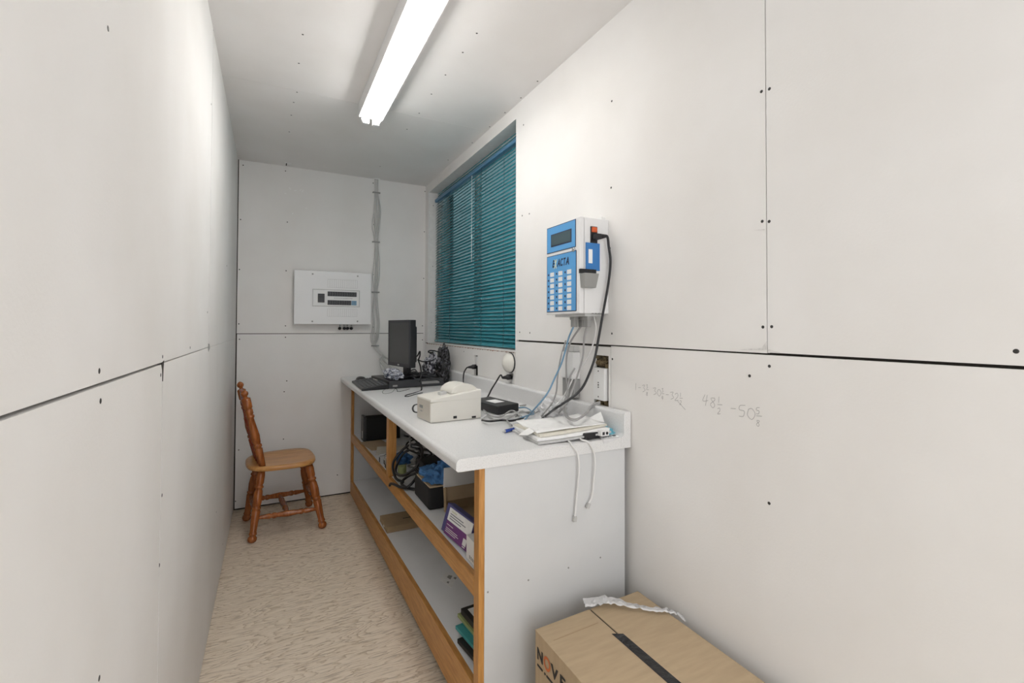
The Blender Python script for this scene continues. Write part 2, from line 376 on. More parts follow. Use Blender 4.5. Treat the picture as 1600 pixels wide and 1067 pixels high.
# lower sheet between Y 1.40 and 2.168 with the ragged hole for the socket box (Y 1.416-1.497, Z .93-1.165)
yz(b, X0, X1, (1.500, 2.167), (.006, 1.200)); yz(b, X0, X1, (1.400, 1.500), (1.166, 1.200)); yz(b, X0, X1, (1.400, 1.500), (.006, .915)); yz(b, X0, X1, (1.400, 1.412), (.915, 1.166))
# sheet below the window with two socket holes
yz(b, X0, X1, (2.170, 2.195), (.006, 1.140)); yz(b, X0, X1, (2.195, 2.225), (1.03, 1.140)); yz(b, X0, X1, (2.195, 2.225), (.006, .90))
yz(b, X0, X1, (2.225, 2.668), (.006, 1.140)); yz(b, X0, X1, (2.668, 2.720), (1.098, 1.140)); yz(b, X0, X1, (2.668, 2.720), (.006, .90)); yz(b, X0, X1, (2.720, D), (.006, 1.140))
# dark stud space behind
XB = W + .035
yz(b, X1, XB, (YN, .74), (0, H + .03), 1); yz(b, X1, XB, (.74, 1.39), (0, H + .03), 1); yz(b, X1, XB, (1.52, WY0 - .002), (0, H + .03), 1); yz(b, XB, XB + .01, (1.38, 1.53), (0, H + .03), 1)
yz(b, X1, XB, (1.38, 1.52), (1.18, H + .03), 1)
yz(b, X1, XB, (WY0, D + .05), (WZ1 + .002, H + .03), 1); yz(b, X1, XB, (WY1 + .002, D + .05), (0, WZ1), 1); yz(b, XB, XB + .01, (WY0 - .03, WY1 + .01), (0, WZ0 - .012), 1)
yz(b, X1, XB, (2.24, 2.64), (0, 1.135), 1); yz(b, X1, XB, (2.74, 3.70), (0, 1.135), 1)
wr = struct(b.build('wall_right', ['wall', 'gap'], origin=(W, 0, 0)))
screws(wr, [(1.348,2.089,2.304), (1.348,0.765,1.889), (1.348,0.787,1.892), (1.348,1.393,2.127), (1.348,1.397,1.800), (1.348,1.404,1.572), (1.348,1.393,1.251), (1.348,2.017,1.246), (1.348,2.123,1.248), (1.348,0.787,1.551), (1.348,0.768,1.547), (1.348,0.763,1.277), (1.348,0.787,1.276), (1.348,0.770,1.176), (1.348,1.390,1.156), (1.348,0.773,0.827), (1.348,0.322,1.235), (1.348,2.026,1.836), (1.348,2.100,1.842), (1.348,3.577,2.233), (1.348,3.583,1.752), (1.348,3.607,1.308), (1.348,2.899,1.113), (1.348,2.595,1.139), (W, .77, 2.26), (1.348,0.826,1.146)], (-1, 0, 0))
# torn brown paper edge under the window
b = MB(); y = 2.175
while y < 3.72:
    d = random.uniform(.02, .06); h = random.uniform(.001, .006)
    b.prism([(y, 1.142), (y + d, 1.142), (y + d * .8, 1.140 - h), (y + d * .3, 1.141 - h * .5)], 0, W - .0012, W + .001); y += d
b.build('paper_tear', 'torn', wr)
b = MB(); b.prism([(.86, 1.214), (.775, 1.216), (.776, 1.24), (.79, 1.222)], 0, W - .0012, W); b.prism([(.775, 1.214), (.74, 1.212), (.77, 1.219)], 0, W - .0012, W)
b.prism([(.78, 1.527), (.81, 1.532), (.78, 1.530)], 0, W - .0012, W)
b.build('paper_scuff', 'core', wr)
# pencil sums on the sheet
def curl(P): return spline([V(p) for p in P], 5)
def hand(b, s, p, dy, dz, sz, slope):
    S = {'1': [[(0.3, 1), (.25, 0)]], '-': [[(0, .45), (.5, .5)]], '3': [[(0, .9), (.5, 1), (.3, .6), (.6, .3), (.1, 0)]], '0': [[(.1, .8), (.0, .3), (.4, 0), (.7, .5), (.4, .9), (.1, .8)]],
         '2': [[(0, .8), (.4, 1), (.5, .6), (0, 0), (.6, .1)]], '4': [[(.25, 1), (0, .4), (.6, .5)], [(.5, 1), (.3, 0)]], '8': [[(.5, .9), (.1, .8), (.5, .3), (.3, 0), (.05, .3), (.5, .7), (.5, .9)]],
         '5': [[(.6, 1), (.1, .9), (.05, .55), (.5, .5), (.4, .05), (0, 0)]], '/': [[(0, 0), (.6, 0)]]}
    Y, Z = p; u = 0
    for ch in s:
        if isinstance(ch, tuple):    # fraction
            for c2, vz in ((ch[0], .62), (ch[1], -.38)):
                for st in S[c2]: ribbon(b, curl([(W, Y - (u + x * .5) * sz, Z + (y * .55 + vz) * sz - slope * u * sz) for x, y in st]), .0013, (-1, 0, 0))
            ribbon(b, [(W, Y - u * sz, Z + .45 * sz - slope * u * sz), (W, Y - (u + .5) * sz, Z + .5 * sz - slope * u * sz)], .0013, (-1, 0, 0)); u += .75
        elif ch == ' ': u += .6
        else:
            for st in S[ch]: ribbon(b, curl([(W, Y - (u + x) * sz, Z + y * sz - slope * u * sz) for x, y in st]), .0013, (-1, 0, 0))
            u += .8
b = MB()
hand(b, ['1', '-', '3', ('3', '8'), ' ', '3', '0', ('3', '4'), '-', '3', '2', ('1', '2')], (1.270, 1.056), 0, 0, .024, .06)
ribbon(b, [(W, 1.075, 1.045), (W, 1.055, 1.030), (W, 1.043, 1.022)], .0013, (-1, 0, 0))
hand(b, ['4', '8', ('1', '2'), ' ', '-', '5', '0', ('5', '8')], (.978, 1.046), 0, 0, .032, .10)
b.build('pencil_writing', 'pencil', wr)
# ---------------------------------------------------------------- window
win = bpy.data.objects.new('window_1', None); COL.objects.link(win); win.location = (W + .10, (WY0 + WY1) / 2, WZ0); struct(win)
XR = W + .095
part('window_reveal', 'sill', win, lambda b: (b.box(W + .0005, XR + .02, WY0 - .012, WY0 + .001, WZ0, WZ1), b.box(W + .0005, XR + .02, WY1 - .001, WY1 + .012, WZ0, WZ1), b.box(W + .0005, XR + .02, WY0 - .012, WY1 + .012, WZ1 - .001, WZ1 + .012)))
part('window_sill', 'sill', win, lambda b: b.box(W - .001, XR + .02, WY0 - .002, WY1 + .002, WZ0 - .006, WZ0 + .003), bevel=.002)
part('window_frame', 'white_pl', win, lambda b: (b.box(XR, XR + .05, WY0, WY0 + .045, WZ0, WZ1), b.box(XR, XR + .05, WY1 - .045, WY1, WZ0, WZ1), b.box(XR, XR + .05, WY0, WY1, WZ0, WZ0 + .045), b.box(XR, XR + .05, WY0, WY1, WZ1 - .045, WZ1), b.box(XR, XR + .04, 2.92, 2.96, WZ0, WZ1)), bevel=.003)
part('window_pane', 'glass', win, lambda b: b.box(XR + .02, XR + .024, WY0 + .04, WY1 - .04, WZ0 + .04, WZ1 - .04))
# ---------------------------------------------------------------- venetian blind
bl = thing('venetian_blind', (W + .06, 2.92, 1.16), 'teal horizontal slat blind hanging in the window with blue headrail', 'blind')
BX = W + .056; BY0, BY1 = 2.182, 3.668
part('headrail', 'rail', bl, lambda b: b.box(BX - .014, BX + .014, BY0, BY1, 2.283, 2.306), bevel=.003)
def slats(b):
    n = 51; z = 1.178
    ang = .97
    for k in range(n):
        zz = z + (2.265 - 1.178) * k / (n - 1); w_ = .0125
        pts = []
        for j in range(5):
            u = -1 + j / 2; bow = .0022 * (1 - u * u)
            pts.append((u * w_ * math.cos(ang) + bow * math.sin(ang), -u * w_ * math.sin(ang) * -1 + bow * math.cos(ang)))
        N = 16; rows = []
        ph = random.uniform(0, 6)
        for i in range(N + 1):
            y = BY0 + .003 + (BY1 - BY0 - .006) * i / N
            sag = .0012 * math.sin(y * 9 + ph)
            rows.append([b.bm.verts.new((BX + px, y, zz + pz + sag)) for px, pz in pts])
        for i in range(N):
            for j in range(4):
                f = b.bm.faces.new((rows[i][j], rows[i + 1][j], rows[i + 1][j + 1], rows[i][j + 1])); f.smooth = True
sl = part('slats', 'slat', bl, slats)
sm = sl.modifiers.new('thick', 'SOLIDIFY'); sm.thickness = .0004
part('bottom_rail', 'slat', bl, lambda b: b.box(BX - .011, BX + .011, BY0, BY1, 1.157, 1.168), bevel=.003)
part('valance', 'slat', bl, lambda b: [b.obox((BX + .012, (BY0 + BY1) / 2, z), (.002, BY1 - BY0 - .01, .013), (0, .5, 0)) for z in (2.317, 2.334, 2.351)])
for y in (3.575, 3.30, 2.72, 2.40):
    part('ladder_cord', 'cord', bl, lambda b: (b.tube([(BX - .0135, y, 2.285), (BX - .0135, y, 1.16)], .0011, 6), b.tube([(BX + .0135, y, 2.285), (BX + .0135, y, 1.16)], .0008, 6)))
part('tilt_wand', 'wand', bl, lambda b: b.cyl((BX - .022, 2.86, 2.27), (BX - .022, 2.86, 1.70), .0022, 8))

# ================================================================= LIGHT FIXTURE
lf = thing('fluorescent_light_fixture', (.667, 1.925, H), 'long white twin tube strip light fixed to the ceiling', 'light')
LY0, LY1 = 1.315, 2.535
part('housing', 'white_metal', lf, lambda b: b.prism([(.610, H), (.610, 2.369), (.613, 2.369), (.6165, 2.384), (.655, 2.392), (.671, 2.376), (.687, 2.392), (.7255, 2.384), (.729, 2.369), (.732, 2.369), (.732, H)], 1, LY0, LY1))  # side lips added to the profile to hold tube light off the ceiling
for y in (LY1 - .012, LY0 + .002):
    part('end_plate', 'white_metal', lf, lambda b: (b.box(.609, .733, y, y + .010, 2.367, H), b.box(.628, .662, y - .008, y + .018, 2.335, 2.40), b.box(.680, .714, y - .008, y + .018, 2.335, 2.40)), bevel=.003)
for x in (.640, .702):
    part('tube', 'tube', lf, lambda b: b.lathe((x, LY0 + .02, 2.359), (x, LY1 - .012, 2.359), [(0, .012), (.004, .016), (.996, .016), (1, .012)], 16))
    part('tube_cap', 'white_metal', lf, lambda b: b.lathe((x, LY1 - .014, 2.359), (x, LY1 + .016, 2.359), [(0, .0165), (.7, .0165), (1, .012)], 16))
# plaster torn spots round holes in the ceiling corner
for n_, (x, y) in enumerate(((.312, 3.705), (.943, 3.768))):
    b = MB(); pl = [(x + .03 * math.cos(a) * random.uniform(.6, 1.1), y + .022 * math.sin(a) * random.uniform(.6, 1.1) * (.4 if n_ else 1)) for a in [2 * PI * k / 11 for k in range(11)]]
    b.prism(pl, 2, H - .003, H); b.build('plaster_chip', 'bright', ceil)
b = MB(); b.prism([(.300, 3.70), (.306, 3.70), (.306, 3.76), (.300, 3.76)], 2, H - .0035, H - .002); b.build('plaster_crack', 'gap', ceil)

# ================================================================= COUNTER AND CABINET
XC, YC = .6945, 1.288
ct = thing('countertop', (1.02, 2.53, .852), 'long white laminate countertop along the right wall under the window', 'countertop')
def topf(b):
    z0, z1 = .852, .890; pl = [(W - .004, z0), (XC + .006, z0), (XC, z0 + .006)]
    for k in range(7):
        a = PI - k * PI / 12; pl.append((XC + .016 + .016 * math.cos(a), z1 - .016 + .016 * math.sin(a)))
    pl += [(W - .004, z1)]
    b.prism(pl, 1, YC, D - .003)
part('work_surface', 'top', ct, topf, bevel=.0008)
def bsf(b):
    x0, x1 = 1.316, W - .002; pl = [(x1, .852), (x1, .976)]
    for k in range(6):
        a = PI / 2 + k * PI / 10; pl.append((x0 + .010 + .010 * math.cos(a), .966 + .010 * math.sin(a)))
    pl += [(x0, .905), (x0 - .004, .896), (x0 - .013, .8902), (x0 - .013, .852)]
    b.prism(pl, 1, YC - .0008, D - .003)
part('backsplash', 'top', ct, bsf, bevel=.0008)
def zm(y): return .459 + (3.745 - y) * .0233
def zl(y): return .10 + (3.72 - y) * .039
def zlb(y): return max(.002, .002 + (3.78 - y) * .0195)
XF, YE, YF = .770, 1.296, 3.775
cb = thing('shelf_cabinet', (1.05, 2.53, 0), 'open white shelf cabinet with oak edging under the countertop', 'cabinet')
part('end_panel', 'melamine', cb, lambda b: b.box(XF + .019, 1.326, YE, YE + .016, 0, .8515), bevel=.0006)
part('end_panel', 'melamine', cb, lambda b: b.box(XF + .019, 1.326, YF - .016, YF, 0, .8515))
part('back_panel', 'melamine_lifted', cb, lambda b: b.box(1.320, 1.326, YE + .016, YF - .016, .02, .8515))
def slab(b, x0, x1, y0, y1, f, g, mi=0):
    b.hexa([(x0, y0, g(y0)), (x1, y0, g(y0)), (x1, y1, g(y1)), (x0, y1, g(y1)), (x0, y0, f(y0)), (x1, y0, f(y0)), (x1, y1, f(y1)), (x0, y1, f(y1))], mi)
part('shelf', 'melamine_lifted', cb, lambda b: slab(b, XF + .018, 1.320, YE + .016, YF - .016, zm, lambda y: zm(y) - .016))
part('shelf', 'melamine_lifted', cb, lambda b: slab(b, XF + .018, 1.320, YE + .016, YF - .016, zl, lambda y: zl(y) - .016))
part('front_rail', 'oak', cb, lambda b: slab(b, XF, XF + .019, YE + .038, YF - .03, zm, lambda y: zm(y) - .059), bevel=.0015)
part('front_rail', 'oak', cb, lambda b: slab(b, XF, XF + .019, YE + .038, YF - .03, zl, zlb), bevel=.0015)
part('front_post', 'oakz', cb, lambda b: b.box(XF, XF + .019, YE, YE + .038, 0, .8515), bevel=.0015)
part('front_post', 'oakz', cb, lambda b: b.box(XF, XF + .019, YF - .032, YF, 0, .8515), bevel=.0015)
part('divider_post', 'oakz', cb, lambda b: b.box(XF, XF + .042, 2.495, 2.545, zm(2.5), .8515), bevel=.0015)
part('support_block', 'oak', cb, lambda b: b.box(XF + .03, 1.05, 3.60, 3.62, .77, .8515))
for x, y, z in ((0.939,1.296,0.483), (1.089,1.296,0.487), (1.219,1.296,0.492), (0.800,1.296,0.481)):
    part('screw', 'mgrey', cb, lambda b: b.lathe((x, YE + .001, z), (x, YE - .001, z), [(0, .003), (1, .003)], 8))
part('label_print', 'mgrey', cb, lambda b: [b.hexa([(.93 + (x - .92) * k + ox, 1.97 + (y - 1.97) * k + oy, zl(1.97 + (y - 1.97) * k + oy) + d) for d in (.0007, .0010) for x, y in ((.885, 1.99), (.905, 1.90), (.97, 1.99), (.93, 2.04))]) for k, ox, oy in ((.30, .0, .02), (.18, .018, .0), (.15, -.022, -.02))])
part('shipping_label', 'paper', cb, lambda b: b.hexa([(x, y, zl(y) + d) for d in (0, .0006) for x, y in ((.885, 1.99), (.905, 1.90), (.97, 1.99), (.93, 2.04))]))

# ================================================================= CHAIR
ch = thing('dining_chair', (.30, 3.40, 0), 'brown turned wood side chair standing by the left wall near the back corner', 'chair')
SZ = .432
def seatf(b):
    cx, cy = .283, 3.385; N = 40; rings = []
    def pt(a, s_, z):
        c, sn = math.cos(a), math.sin(a)
        hx, hy = .198, .205 - .022 * (-c)      # slightly wider in front
        e = .62
        x = hx * math.copysign(abs(c) ** e, c) * s_; y = (hy) * math.copysign(abs(sn) ** e, sn) * s_
        t = .07; return (cx + x * math.cos(t) - y * math.sin(t), cy + x * math.sin(t) + y * math.cos(t), z)
    for s_, z in ((.90, SZ - .032), (.97, SZ - .028), (1.0, SZ - .018), (.995, SZ - .006), (.965, SZ), (.80, SZ - .003), (.45, SZ - .008), (.1, SZ - .009)):
        rings.append([b.bm.verts.new(pt(2 * PI * k / N, s_, z)) for k in range(N)])
    for i in range(len(rings) - 1):
        for k in range(N): b.bm.faces.new((rings[i][k], rings[i][(k + 1) % N], rings[i + 1][(k + 1) % N], rings[i + 1][k])).smooth = True
    b.bm.faces.new(rings[0][::-1]); b.bm.faces.new(rings[-1])
part('seat', 'seat', ch, seatf)
LEG = [(0, .010), (.015, .017), (.04, .021), (.07, .020), (.095, .013), (.11, .018), (.125, .0175), (.15, .015), (.30, .018), (.42, .0205), (.445, .0165), (.455, .021), (.475, .021), (.485, .016), (.50, .0185), (.60, .021), (.70, .0185), (.735, .0145), (.75, .020), (.77, .020), (.785, .015), (.82, .019), (.92, .020), (1, .017)]
feet = [((.130, 3.180), (.175, 3.250)), ((.525, 3.212), (.440, 3.265)), ((.085, 3.560), (.150, 3.520)), ((.475, 3.650), (.415, 3.555))]
legs = []
for f, t in feet:
    a, c = (f[0], f[1], 0), (t[0], t[1], SZ - .03); legs.append((V(a), V(c)))
    part('leg', 'chair', ch, lambda b: b.lathe(a, c, [(t, q * 1.22) for t, q in LEG], 16))
STR = [(0, .008), (.08, .009), (.22, .014), (.25, .010), (.27, .015), (.30, .015), (.33, .012), (.5, .0165), (.67, .012), (.70, .015), (.73, .015), (.75, .010), (.78, .014), (.92, .009), (1, .008)]
def at(i, t): a, c = legs[i]; return a + (c - a) * t
part('side_stretcher', 'chair', ch, lambda b: b.lathe(at(0, .33), at(1, .30), [(t, q * 1.15) for t, q in STR], 12))
part('side_stretcher', 'chair', ch, lambda b: b.lathe(at(2, .33), at(3, .30), [(t, q * 1.15) for t, q in STR], 12))
m1 = (at(0, .33) + at(1, .30)) / 2; m2 = (at(2, .33) + at(3, .30)) / 2
part('cross_stretcher', 'chair', ch, lambda b: b.lathe(m1, m2, [(t, q * 1.15) for t, q in STR], 12))
part('cross_stretcher', 'chair', ch, lambda b: b.lathe(at(0, .42), at(2, .42), [(t, q * 1.15) for t, q in STR], 12))
part('cross_stretcher', 'chair', ch, lambda b: b.lathe(at(1, .42), at(3, .42), [(t, q * 1.15) for t, q in STR], 12))
POST = [(0, .016), (.10, .0185), (.20, .0205), (.245, .0215), (.255, .016), (.27, .022), (.30, .022), (.31, .017), (.33, .020), (.42, .0235), (.55, .019), (.66, .0155), (.68, .021), (.70, .021), (.71, .0165), (.73, .020), (.78, .020), (.79, .016), (.805, .0215), (.825, .0225), (.93, .0225), (.94, .014), (.95, .010), (.955, .010)]
BALL = [(0, .009), (.15, .010), (.3, .017), (.5, .0205), (.7, .0185), (.88, .011), (1, .003)]
pb = [((.181, 3.235, SZ - .006), (.082, 3.205, .875)), ((.140, 3.520, SZ - .006), (.045, 3.515, .895))]
for a, c in pb:
    a, c = V(a), V(c)
    part('back_post', 'chair', ch, lambda b: b.lathe(a, c, [(t, q * 1.10) for t, q in POST], 16))
    part('finial', 'chair', ch, lambda b: b.lathe(a + (c - a) * .945, a + (c - a) * 1.045, [(t, r) for t, r in BALL], 14))
def crest(b):
    a0, a1 = V(pb[0][0]), V(pb[0][1]); b0, b1 = V(pb[1][0]), V(pb[1][1]); N = 12; rows = []
    for i in range(N + 1):
        s_ = i / N; lo = (a0 + (a1 - a0) * .80).lerp(b0 + (b1 - b0) * .80, s_); hi = (a0 + (a1 - a0) * .90).lerp(b0 + (b1 - b0) * .90, s_)
        hi.z += .045 * math.sin(PI * s_); lo.z -= .0 ; bow = -.016 * math.sin(PI * s_)
        rows.append([b.bm.verts.new(p) for p in (V(lo.x - .009 + bow, lo.y, lo.z), V(lo.x + .009 + bow, lo.y, lo.z), V(hi.x + .008 + bow, hi.y, hi.z), V(hi.x - .008 + bow, hi.y, hi.z))])
    for i in range(N):
        for k in range(4): b.bm.faces.new((rows[i][k], rows[i][(k + 1) % 4], rows[i + 1][(k + 1) % 4], rows[i + 1][k]))
    b.bm.faces.new(rows[0]); b.bm.faces.new(rows[-1][::-1])
o = part('crest_rail', 'chair_red', ch, crest, bevel=.004); o['label'] = 'red-brown curved crest rail with worn top'
SP = [(0, .008), (.1, .010), (.25, .0145), (.28, .010), (.30, .0145), (.33, .0145), (.36, .010), (.5, .0135), (.62, .010), (.66, .0145), (.70, .0145), (.73, .010), (.9, .011), (1, .008)]
for s_ in (.27, .5, .73):
    a = V(pb[0][0]).lerp(V(pb[1][0]), s_); c = (V(pb[0][0]) + (V(pb[0][1]) - V(pb[0][0])) * .82).lerp(V(pb[1][0]) + (V(pb[1][1]) - V(pb[1][0])) * .82, s_)
    c.x -= .012; a.x -= .012
    part('spindle', 'chair_red', ch, lambda b: b.lathe(a, c, SP, 12))

# ================================================================= BACK WALL: BREAKER PANEL
bp_ = thing('breaker_panel', (.632, D, 1.284), 'white electrical breaker panel mounted on the back wall', 'breaker panel')
PY = D - .075
x0, x1, z0, z1 = .362, .902, 1.290, 1.682
part('enclosure', 'white_metal', bp_, lambda b: b.box(x0 + .012, x1 - .012, PY + .006, D, z0 + .012, z1 - .012))
part('cover', 'white_metal', bp_, lambda b: b.box(x0, x1, PY, PY + .010, z0, z1), bevel=.004)
def P(px, py): return None
a = (0.483,3.709,1.549); c = (0.816,3.709,1.421)
dx0, dx1, dz1, dz0 = a[0], c[0], a[2], c[2]
def doorf(b):
    t = .006
    b.box(dx0, dx1, PY - .003, PY + .001, dz1 - t, dz1); b.box(dx0, dx1, PY - .003, PY + .001, dz0, dz0 + t); b.box(dx0, dx0 + t, PY - .003, PY + .001, dz0, dz1); b.box(dx1 - t, dx1, PY - .003, PY + .001, dz0, dz1)
part('breaker_frame', 'lgrey', bp_, doorf, bevel=.002)
part('breaker_plate', 'white_pl', bp_, lambda b: b.box(dx0 + .006, dx1 - .006, PY - .001, PY + .001, dz0 + .006, dz1 - .006))
mx0, mx1 = ((0.520,3.709,1.518))[0], ((0.566,3.709,1.449))[0]
zc = (dz0 + dz1) / 2; hh = (dz1 - dz0)
part('main_breaker', 'black', bp_, lambda b: (b.box(mx0, mx1, PY - .008, PY, zc - .034, zc + .030), b.box(mx0 + .008, mx1 - .006, PY - .018, PY - .007, zc - .004, zc + .016)), bevel=.0015)
sx0, sx1 = ((0.587,3.709,1.534))[0], ((0.793,3.709,1.431))[0]
def row(b, za, zb, n, x0, x1):
    for k in range(n):
        xa = x0 + (x1 - x0) * k / n; xb = x0 + (x1 - x0) * (k + 1) / n - .0008
        b.box(xa, xb, PY - .006, PY, za, zb); b.box(xa + .003, xb - .003, PY - .012, PY - .005, (za + zb) / 2 - .006, (za + zb) / 2 + .006)
part('breaker_row', 'dgrey', bp_, lambda b: row(b, zc + .014, zc + .048, 12, sx0, sx1))
part('breaker_row', 'dgrey', bp_, lambda b: row(b, zc - .050, zc - .016, 10, sx0, sx0 + (sx1 - sx0) * .81))
o = part('breaker', 'bluecable', bp_, lambda b: row(b, zc - .050, zc - .016, 2, sx0 + (sx1 - sx0) * .82, sx1)); o['label'] = 'pair of light blue breakers'
part('printed_strip', 'ink', bp_, lambda b: [b.box(sx0 + .01 + k * .012, sx0 + .016 + k * .012 + random.random() * .004, PY - .0016, PY, zc - .002, zc + .001) for k in range(3, 14)])
def chart(b, za, zb, dots):
    xa, xb = sx0, sx1 + .004
    for k in range(15):
        x = xa + (xb - xa) * k / 14; b.box(x, x + .0008, PY - .0006, PY, za, zb)
    b.box(xa, xb, PY - .0006, PY, za, za + .0008); b.box(xa, xb, PY - .0006, PY, zb - .0008, zb)
part('circuit_chart', 'mgrey', bp_, lambda b: chart(b, zc + .078, zc + .140, 1)); part('circuit_chart', 'mgrey', bp_, lambda b: chart(b, zc - .136, zc - .078, 1))
for px, py in ((488.5,427.5), (559,431.5), (488,502), (558.5,502.5)):
    pass
for p in ((0.484,3.709,1.657), (0.800,3.709,1.657), (0.485,3.709,1.311), (0.801,3.709,1.314)):
    part('cover_screw', 'mgrey', bp_, lambda b: b.lathe((p[0], PY + .001, p[2]), (p[0], PY - .003, p[2]), [(0, .006), (.6, .006), (1, .003)], 10))
for i, p in enumerate(((0.681,3.760,1.255), (0.714,3.760,1.256), (0.737,3.760,1.256), (0.765,3.760,1.256))):
    o = thing('conduit_connector', (p[0], 3.762, 1.262), 'black cable connector under the white breaker panel, ' + ('leftmost', 'second from left', 'second from right', 'rightmost')[i] + ' of four', 'connector', 'black cable connectors under the breaker panel')
    part('wire', 'lgrey', o, lambda b: b.tube([(p[0], 3.765, 1.292), (p[0] + .002, 3.765, 1.27)], .004, 6))
    part('clamp', 'black', o, lambda b: b.lathe((p[0] - .004, 3.775, 1.258), (p[0] + .004, 3.745, 1.262), [(0, .008), (.4, .012), (.7, .011), (1, .006)], 10))
# ---- bundle of pale cables down the back wall
bz = [(.945, 2.44), (.945, 2.33), (.942, 2.20), (.945, 2.07), (.948, 1.94), (.944, 1.80), (.950, 1.67), (.948, 1.545), (.943, 1.42), (.952, 1.30), (.945, 1.19), (.942, 1.125)]
pins = (0, 1, 4, 7, 11)
lab = ['pale grey wall cable stapled in the bundle beside the breaker panel'] * 6
for k in range(6):
    pts = []
    for i, (x, z) in enumerate(bz):
        tight = i in pins; sp = .0045 if tight else .013
        off = (k - 2.5) * sp * (1 if tight else random.uniform(.35, 1.25)) + (0 if tight else random.uniform(-.008, .008))
        pts.append((x + off, D - .008 - (0 if tight else random.uniform(0, .012)), z))
    endx = [1.15, 1.06, 1.00, .985, 1.08, 1.12][k]; ez = [.96, .95, .90, .97, .93, .99][k]
    pts += [(.98 + k * .004, D - .03, 1.06), (.93 + (endx - .93) * .5 + .01, D - .05 - k * .008, (1.06 + ez) / 2), (endx, D - .08 - k * .02, ez), (endx + .02, D - .12 - .02 * k, .893)]
    cable('wall_cable', 'romex', pts, .0037, 'pale grey cable in the stapled bundle running down the back wall', 'cable', 'pale grey cables stapled down the back wall')
SL = ('top staple on the grey cable bundle, nearest the ceiling', 'second staple down the grey cable bundle', 'staple on the cable bundle level with the breaker panel', 'lowest staple on the cable bundle, above the monitor')
for lb, z in zip(SL, (2.33, 1.94, 1.545, 1.125)):
    b = MB(); b.box(.918, .974, D - .020, D - .014, z - .005, z + .005); b.lathe((.920, D, z), (.920, D - .022, z), [(0, .004), (1, .004)], 8); b.lathe((.972, D, z), (.972, D - .022, z), [(0, .004), (1, .004)], 8)
    tag(b.build('cable_staple', 'mgrey', bevel=.001), lb, 'staple', 'staples holding the cable bundle')

# ================================================================= EXACTA WALL UNIT
ex = thing('wall_control_unit', (W, 1.53, 1.325), 'white wall-mounted control box with blue keypad panels and small display', 'control box')
EX0, EY0, EY1, EZ0, EZ1 = 1.214, 1.411, 1.645, 1.325, 1.680
part('housing', 'white_metal', ex, lambda b: b.box(EX0 + .022, W, EY0, EY1, EZ0, EZ1), bevel=.003)
part('front_cover', 'white_metal', ex, lambda b: b.box(EX0, EX0 + .021, EY0 - .0005, EY1 + .0005, EZ0 - .0005, EZ1 + .0005), bevel=.004)
part('hinge_tab', 'white_pl', ex, lambda b: b.box(1.315, 1.335, EY0 + .004, EY0 + .03, EZ1 - .002, EZ1 + .010), bevel=.002)
FX = EX0 - .0008
def quad(b, y0, y1, z0, z1, t=.0012, x=FX, mi=0): b.box(x - t, x + .0012, y0, y1, z0, z1, mi)
part('upper_panel', ['blue', 'navy'], ex, lambda b: (quad(b, 1.434, 1.636, 1.571, 1.675, .0008, mi=1), quad(b, 1.4365, 1.6335, 1.5735, 1.6725)))
part('display', ['lcd', 'navy'], ex, lambda b: (quad(b, 1.460, 1.604, 1.594, 1.644, .0018, mi=1), quad(b, 1.465, 1.599, 1.599, 1.640, .0022)))
kp = part('keypad_panel', ['blue', 'navy'], ex, lambda b: (quad(b, 1.430, 1.636, 1.334, 1.559, .0008, mi=1), quad(b, 1.4325, 1.6335, 1.3365, 1.5565)))
for r_ in range(7):
    for c_ in range(3):
        yb = 1.612 - c_ * .060; zb = 1.490 - r_ * .0228
        part('key_label', 'white_pl', ex, lambda b: quad(b, yb - .031, yb - .003, zb - .0145, zb + .002, .0018))
        part('indicator', 'navy', ex, lambda b: b.lathe((FX + .001, yb + .010, zb - .006), (FX - .002, yb + .010, zb - .006), [(0, .0042), (1, .0042)], 10))
# lettering: E A C T A in navy italics with a pale star-shaped X
ex_letters = [('E', 1.594, .019), ('A', 1.558, .021), ('C', 1.536, .018), ('T', 1.516, .018), ('A', 1.498, .022)]
for chh, y, wd in ex_letters:
    text_mesh('letter', chh, .040, 'navy', kp, (FX - .0014, y, 1.512), (0, -1, 0), (0, 0, 1), shear=.25, width=wd)
text_mesh('letter', 'X', .050, 'yellow', kp, (FX - .0022, 1.580, 1.506), (0, -1, 0), (0, 0, 1), shear=.2, width=.022)
part('lock', 'chrome', ex, lambda b: b.lathe((EX0 + .001, 1.445, 1.562), (EX0 - .006, 1.445, 1.562), [(0, .008), (.8, .008), (1, .006)], 14))
SY = EY0 - .0004
part('power_inlet', 'black', ex, lambda b: b.box(1.262, 1.292, SY - .004, SY + .002, 1.585, 1.648), bevel=.001)
o = part('power_switch', 'orange', ex, lambda b: b.box(1.265, 1.289, SY - .008, SY, 1.626, 1.645), bevel=.002); o['label'] = 'orange rocker switch'
part('side_card', ['blue2', 'paper'], ex, lambda b: (b.box(1.240, 1.302, SY - .005, SY, 1.484, 1.586), b.box(1.250, 1.268, SY - .0056, SY - .004, 1.510, 1.562, 1)), bevel=.0006)
part('cup_bracket', 'black', ex, lambda b: b.box(1.210, 1.281, SY - .012, SY, 1.471, 1.487), bevel=.001)
part('cup', 'mgrey', ex, lambda b: b.hexa([(1.218, SY - .028, 1.418), (1.268, SY - .028, 1.418), (1.268, SY, 1.418), (1.218, SY, 1.418), (1.213, SY - .034, 1.470), (1.277, SY - .034, 1.470), (1.277, SY, 1.470), (1.213, SY, 1.470)]), bevel=.002)
part('vent_slots', 'gap', ex, lambda b: [b.box(1.27 + .014 * k, 1.278 + .014 * k, EY0 - .0006, EY0 + .02, EZ0 + .0000, EZ0 + .0012) for k in range(4)])
